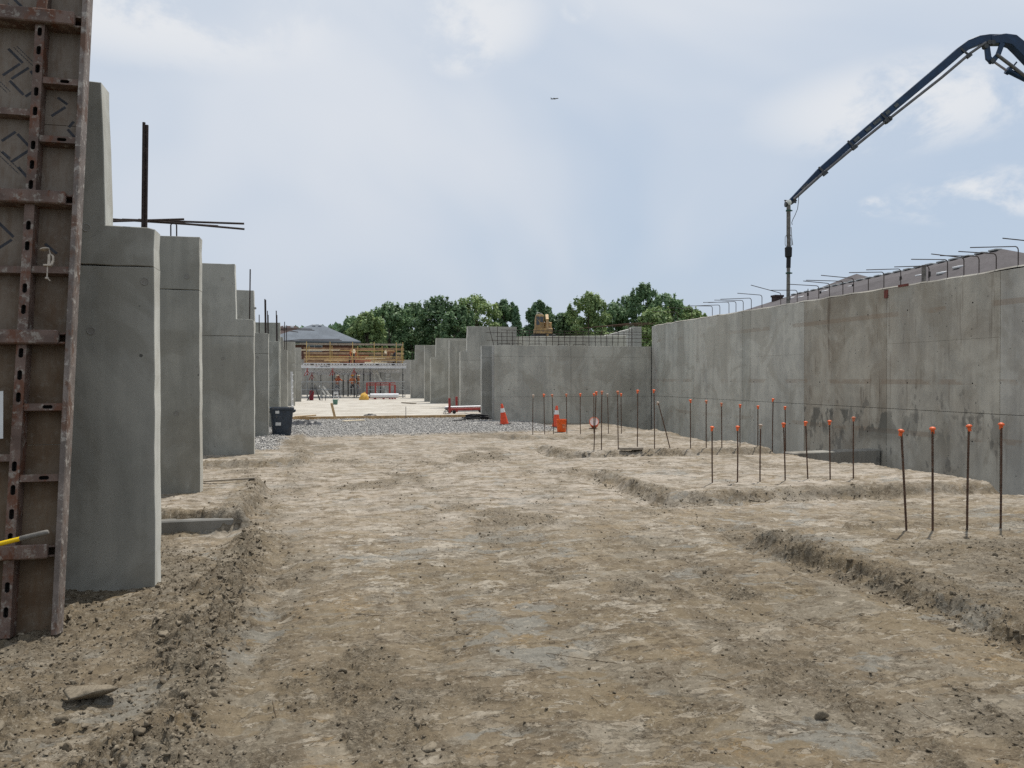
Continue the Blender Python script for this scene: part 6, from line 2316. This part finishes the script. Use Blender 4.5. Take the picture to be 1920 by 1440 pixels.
# ------------------------------------------------------------------ clods, stones, straw
ico = bmesh.new()
bmesh.ops.create_icosphere(ico, subdivisions=1, radius=1)
IV0 = np.array([v.co[:] for v in ico.verts])
IF0 = np.array([[v.index for v in f.verts] for f in ico.faces])
ico.free()
ico = bmesh.new()
bmesh.ops.create_icosphere(ico, subdivisions=2, radius=1)
IV1 = np.array([v.co[:] for v in ico.verts])
IF1 = np.array([[v.index for v in f.verts] for f in ico.faces])
ico.free()
ck = np.random.default_rng(99)


def rock_field(name, x, y, s, iv, if_, mat, flat=0.65, jag=0.28, sink=0.3, smooth=False, zoff=0.0):
    n = len(x)
    z = ground(x, y) + zoff
    k = len(iv)
    base = iv[None] * (1 + ck.normal(size=(n, k, 1)) * jag * .5 + ck.normal(size=(n, 1, 1)) * .0)
    sc = np.stack([np.ones(n), ck.uniform(.55, 1, n), ck.uniform(.45, .9, n) * flat / .65], -1)[:, None, :]
    for _ in range(8):          # slice facets off so the lumps read as broken clay
        pn = ck.normal(size=(n, 1, 3))
        pn /= np.linalg.norm(pn, axis=2, keepdims=True)
        ex = np.maximum(0, (base * pn).sum(2, keepdims=True) - ck.uniform(.22, .62, (n, 1, 1)))
        base = base - ex * pn
    base = base * sc
    a = ck.uniform(0, 2 * PI, n)
    b = ck.normal(0, .35, n)
    ca, sa, cb2, sb2 = np.cos(a)[:, None], np.sin(a)[:, None], np.cos(b)[:, None], np.sin(b)[:, None]
    X, Y, Z = base[..., 0], base[..., 1], base[..., 2]
    X, Z = X * cb2 - Z * sb2, X * sb2 + Z * cb2
    X, Y = X * ca - Y * sa, X * sa + Y * ca
    P_ = np.stack([X, Y, Z], -1) * s[:, None, None]
    P_ += np.stack([x, y, z + s * (flat - sink)], -1)[:, None, :]
    f = if_[None] + (np.arange(n) * k)[:, None, None]
    return raw_mesh(name, P_.reshape(-1, 3), f.reshape(-1, 3), 3, mat, smooth)


def clod_mat(name, c0, c1):
    m, N, b = new_mat(name, 0.95, 0.1)
    g_ = N.n('ShaderNodeNewGeometry')
    c = N.mix(g_.outputs['Random Per Island'], c0, c1)
    n_ = N.noise(g_.outputs['Position'], 60, 5, 0.65)
    c = N.mix(N.math('MULTIPLY', N.rmap(n_, .4, .7), .5), c, tuple(q * .62 for q in c0))
    N.put(b.inputs['Base Color'], c)
    bump(N, b, n_, 0.6, 0.008)
    return m


M_CLOD = clod_mat('clay_clod', (0.125, 0.102, 0.073), (0.245, 0.208, 0.155))
M_STONE = clod_mat('crushed_stone', (0.25, 0.243, 0.232), (0.68, 0.655, 0.61))


def scatter(n, fx0, fx1, fy0, fy1, dens):
    xs, ys_ = [], []
    tot = 0
    while tot < n:
        x = ck.uniform(fx0, fx1, n * 3)
        y = fy0 * (fy1 / fy0) ** ck.random(n * 3) if fy0 > 0 else ck.uniform(fy0, fy1, n * 3)
        k = ck.random(n * 3) < dens(x, y)
        xs.append(x[k])
        ys_.append(y[k])
        tot += k.sum()
    return np.concatenate(xs)[:n], np.concatenate(ys_)[:n]


def d_all(x, y):
    _, _, m2 = ground(x, y, True)
    crumb = m2[:, 0]
    rough = (x < -0.55) & (y < 8.5)
    ridge = np.exp(-((x + 0.72) / .2) ** 2) * (y < 9)
    v = 0.012 + 0.30 * crumb + 0.35 * rough + 0.6 * ridge
    for (x0, x1, y0, y1, h) in RPADS[:3]:
        e = np.exp(-((x - x0 + .08) / .16) ** 2) * (y > y0) * (y < y1) + np.exp(-((y - y0 + .1) / .15) ** 2) * (x > x0) * (x < x1) * .8
        v = v + 0.7 * e
    for (x0, x1, y0, y1, h) in LPADS[:2]:
        v = v + 0.5 * np.exp(-((x - x1) / .15) ** 2) * (y > y0) * (y < y1)
    return np.clip(v, 0, 1)


x, y = scatter(21000, -3.2, 7.5, 2.3, 17.0, d_all)
s = 0.005 + 0.013 * ck.random(len(x)) ** 3
o = rock_field('small_clods', x, y, s * (1 + 0.03 * y), IV0, IF0, M_CLOD, jag=.5, flat=.5, sink=.25)
setp(o, 'small crumbs of dry clay strewn over the ground', 'clods', None, 'stuff')


def d_big(x, y):
    v = np.clip(d_all(x, y) - 0.22, 0, 1)
    return v


x, y = scatter(3000, -3.2, 7.5, 2.3, 17.0, d_big)
s = 0.010 + 0.030 * ck.random(len(x)) ** 4
o = rock_field('clods', x, y, s, IV1, IF1, M_CLOD, jag=.12, sink=.38)
setp(o, 'lumps of dry clay heaped along the dug edges', 'clods', None, 'stuff')
# single big lumps
CL = [(-1.17, 4.38, 0.105, 'flat slab-like clay lump lying alone left of the front, casting a dark shadow'), (-1.62, 4.22, .085, 'large angular clay lump at the left edge of the front'),
      (-1.48, 4.05, .06, 'blocky clay lump in the heap at the left edge of the front'), (-0.98, 5.25, .06, 'clay lump on the ragged left edge, level with the form panel foot'), (0.45, 3.42, .05, 'clay lump at the bottom edge, left of the middle'),
      (2.32, 3.28, .055, 'crusty clay lump at the bottom edge, right of the middle'), (4.0, 4.25, .05, 'clay lump lying at the foot of the right trench edge'), (3.6, 5.5, .045, 'pale clay lump beside the near right trench')]
for i, (x, y, s, lab) in enumerate(CL):
    v = IV1.copy()
    for _ in range(9):
        pn = ck.normal(size=3)
        pn /= np.linalg.norm(pn)
        v = v - np.maximum(0, v @ pn - ck.uniform(.25, .55))[:, None] * pn
    v *= (1 + ck.normal(size=(len(v), 1)) * .05)
    if i:
        s *= 0.62
    v *= np.array([1.5 if i == 0 else 1.25, 1.0, .5 if i == 0 else .85]) * s * 1.25
    a = ck.uniform(0, 3)
    v = np.stack([v[:, 0] * math.cos(a) - v[:, 1] * math.sin(a), v[:, 0] * math.sin(a) + v[:, 1] * math.cos(a), v[:, 2]], -1) if i else v
    o = raw_mesh('clay_lump', v, IF1, 3, M_CLOD)
    o.location = (x, y, gz(x, y) + s * .35)
    setp(o, lab, 'clay lump', 'large clay lumps')
# crushed stone


def d_gr(x, y):
    _, _, m2 = ground(x, y, True)
    return m2[:, 1]


x, y = scatter(13000, -2.6, 7.2, 17.5, 29.8, d_gr)
k = ~((x > 5.85) & (y > 27.0))
x, y = x[k], y[k]
s = 0.016 + 0.022 * ck.random(len(x))
o = rock_field('gravel', x, y, s, IV0, IF0, M_STONE, jag=.3, sink=.35)
setp(o, 'grey crushed stone spread in front of the slab', 'gravel', None, 'stuff')
# straw and wire bits
mb = MB()
sr2 = random.Random(31)
for k in range(60):
    x, y = sr2.uniform(-.3, 4.2), 2.4 + 7 * sr2.random() ** 1.5
    if x > 3.9 and y < 7:
        continue
    a = sr2.choice([R(-40), R(-55), R(100), R(20)]) + sr2.uniform(-.3, .3)
    L = sr2.uniform(.03, .11) * (2.2 if k % 17 == 0 else 1)
    q = [(x + L * t_ * math.cos(a), y + L * t_ * math.sin(a)) for t_ in (-1, 0, 1)]
    q = [(u, w_ + .006 * (i == 1), gz(u, w_) + .006) for i, (u, w_) in enumerate(q)]
    mb.tube(q, 0.0017, 4)
o = mb.build('straw', plain('brown_straw', (0.12, 0.085, 0.05), 0.9, 0, .4, 30))
setp(o, 'thin bits of straw and root lying on the bare clay', 'straw', None, 'stuff')

# ------------------------------------------------------------------ airliner
AP = thing('airplane', 'tiny distant airliner crossing the sky above the trees', 'airplane', (866.8, 2885.5, 1085.8), (R(8), R(-6), R(-14)))
M_PL = plain('airliner_skin', (0.12, 0.125, 0.14), 0.5)
mb = MB()
mb.tube([(-15, 0, .4), (-13, 0, 0), (-6, 0, 0), (11, 0, 0), (14, 0, -.2), (15, 0, -.4)], [.4, 1.5, 1.9, 1.9, 1.2, .3], 10)
mb.build('fuselage', M_PL, AP, smooth=True)
for s in (-1, 1):
    mb = MB()
    mb.add([(3, s * 1.5, -.8), (-2, s * 1.5, -.8), (-6, s * 15, .8), (-4.2, s * 15, .8), (3, s * 1.5, -.3), (-2, s * 1.5, -.4), (-6, s * 15, 1), (-4.2, s * 15, 1)],
           [(0, 1, 2, 3), (7, 6, 5, 4), (0, 4, 5, 1), (1, 5, 6, 2), (2, 6, 7, 3), (3, 7, 4, 0)])
    mb.build('wing', M_PL, AP)
    mb = MB()
    mb.tube([(2.5, s * 5, -1.6), (-.5, s * 5, -1.6)], .9, 8)
    mb.build('engine', M_PL, AP)
mb = MB()
mb.prism([(-12, 1.2), (-9.5, 1.2), (-13.8, 6.2), (-15.4, 6.2)], -.2, .2)
mb.build('tail_fin', M_PL, AP)
mb = MB()
mb.add([(-11.5, 0, 1), (-15.5, 5.5, 1.2), (-17, 5.5, 1.2), (-14.5, 0, 1), (-17, -5.5, 1.2), (-15.5, -5.5, 1.2), (-11.5, 0, 1.3), (-15.5, 5.5, 1.4), (-17, 5.5, 1.4), (-14.5, 0, 1.3), (-17, -5.5, 1.4), (-15.5, -5.5, 1.4)],
       [(0, 1, 2, 3, 4, 5), (11, 10, 9, 8, 7, 6), (0, 6, 7, 1), (1, 7, 8, 2), (2, 8, 9, 3), (3, 9, 10, 4), (4, 10, 11, 5), (5, 11, 6, 0)])
mb.build('tailplane', M_PL, AP)
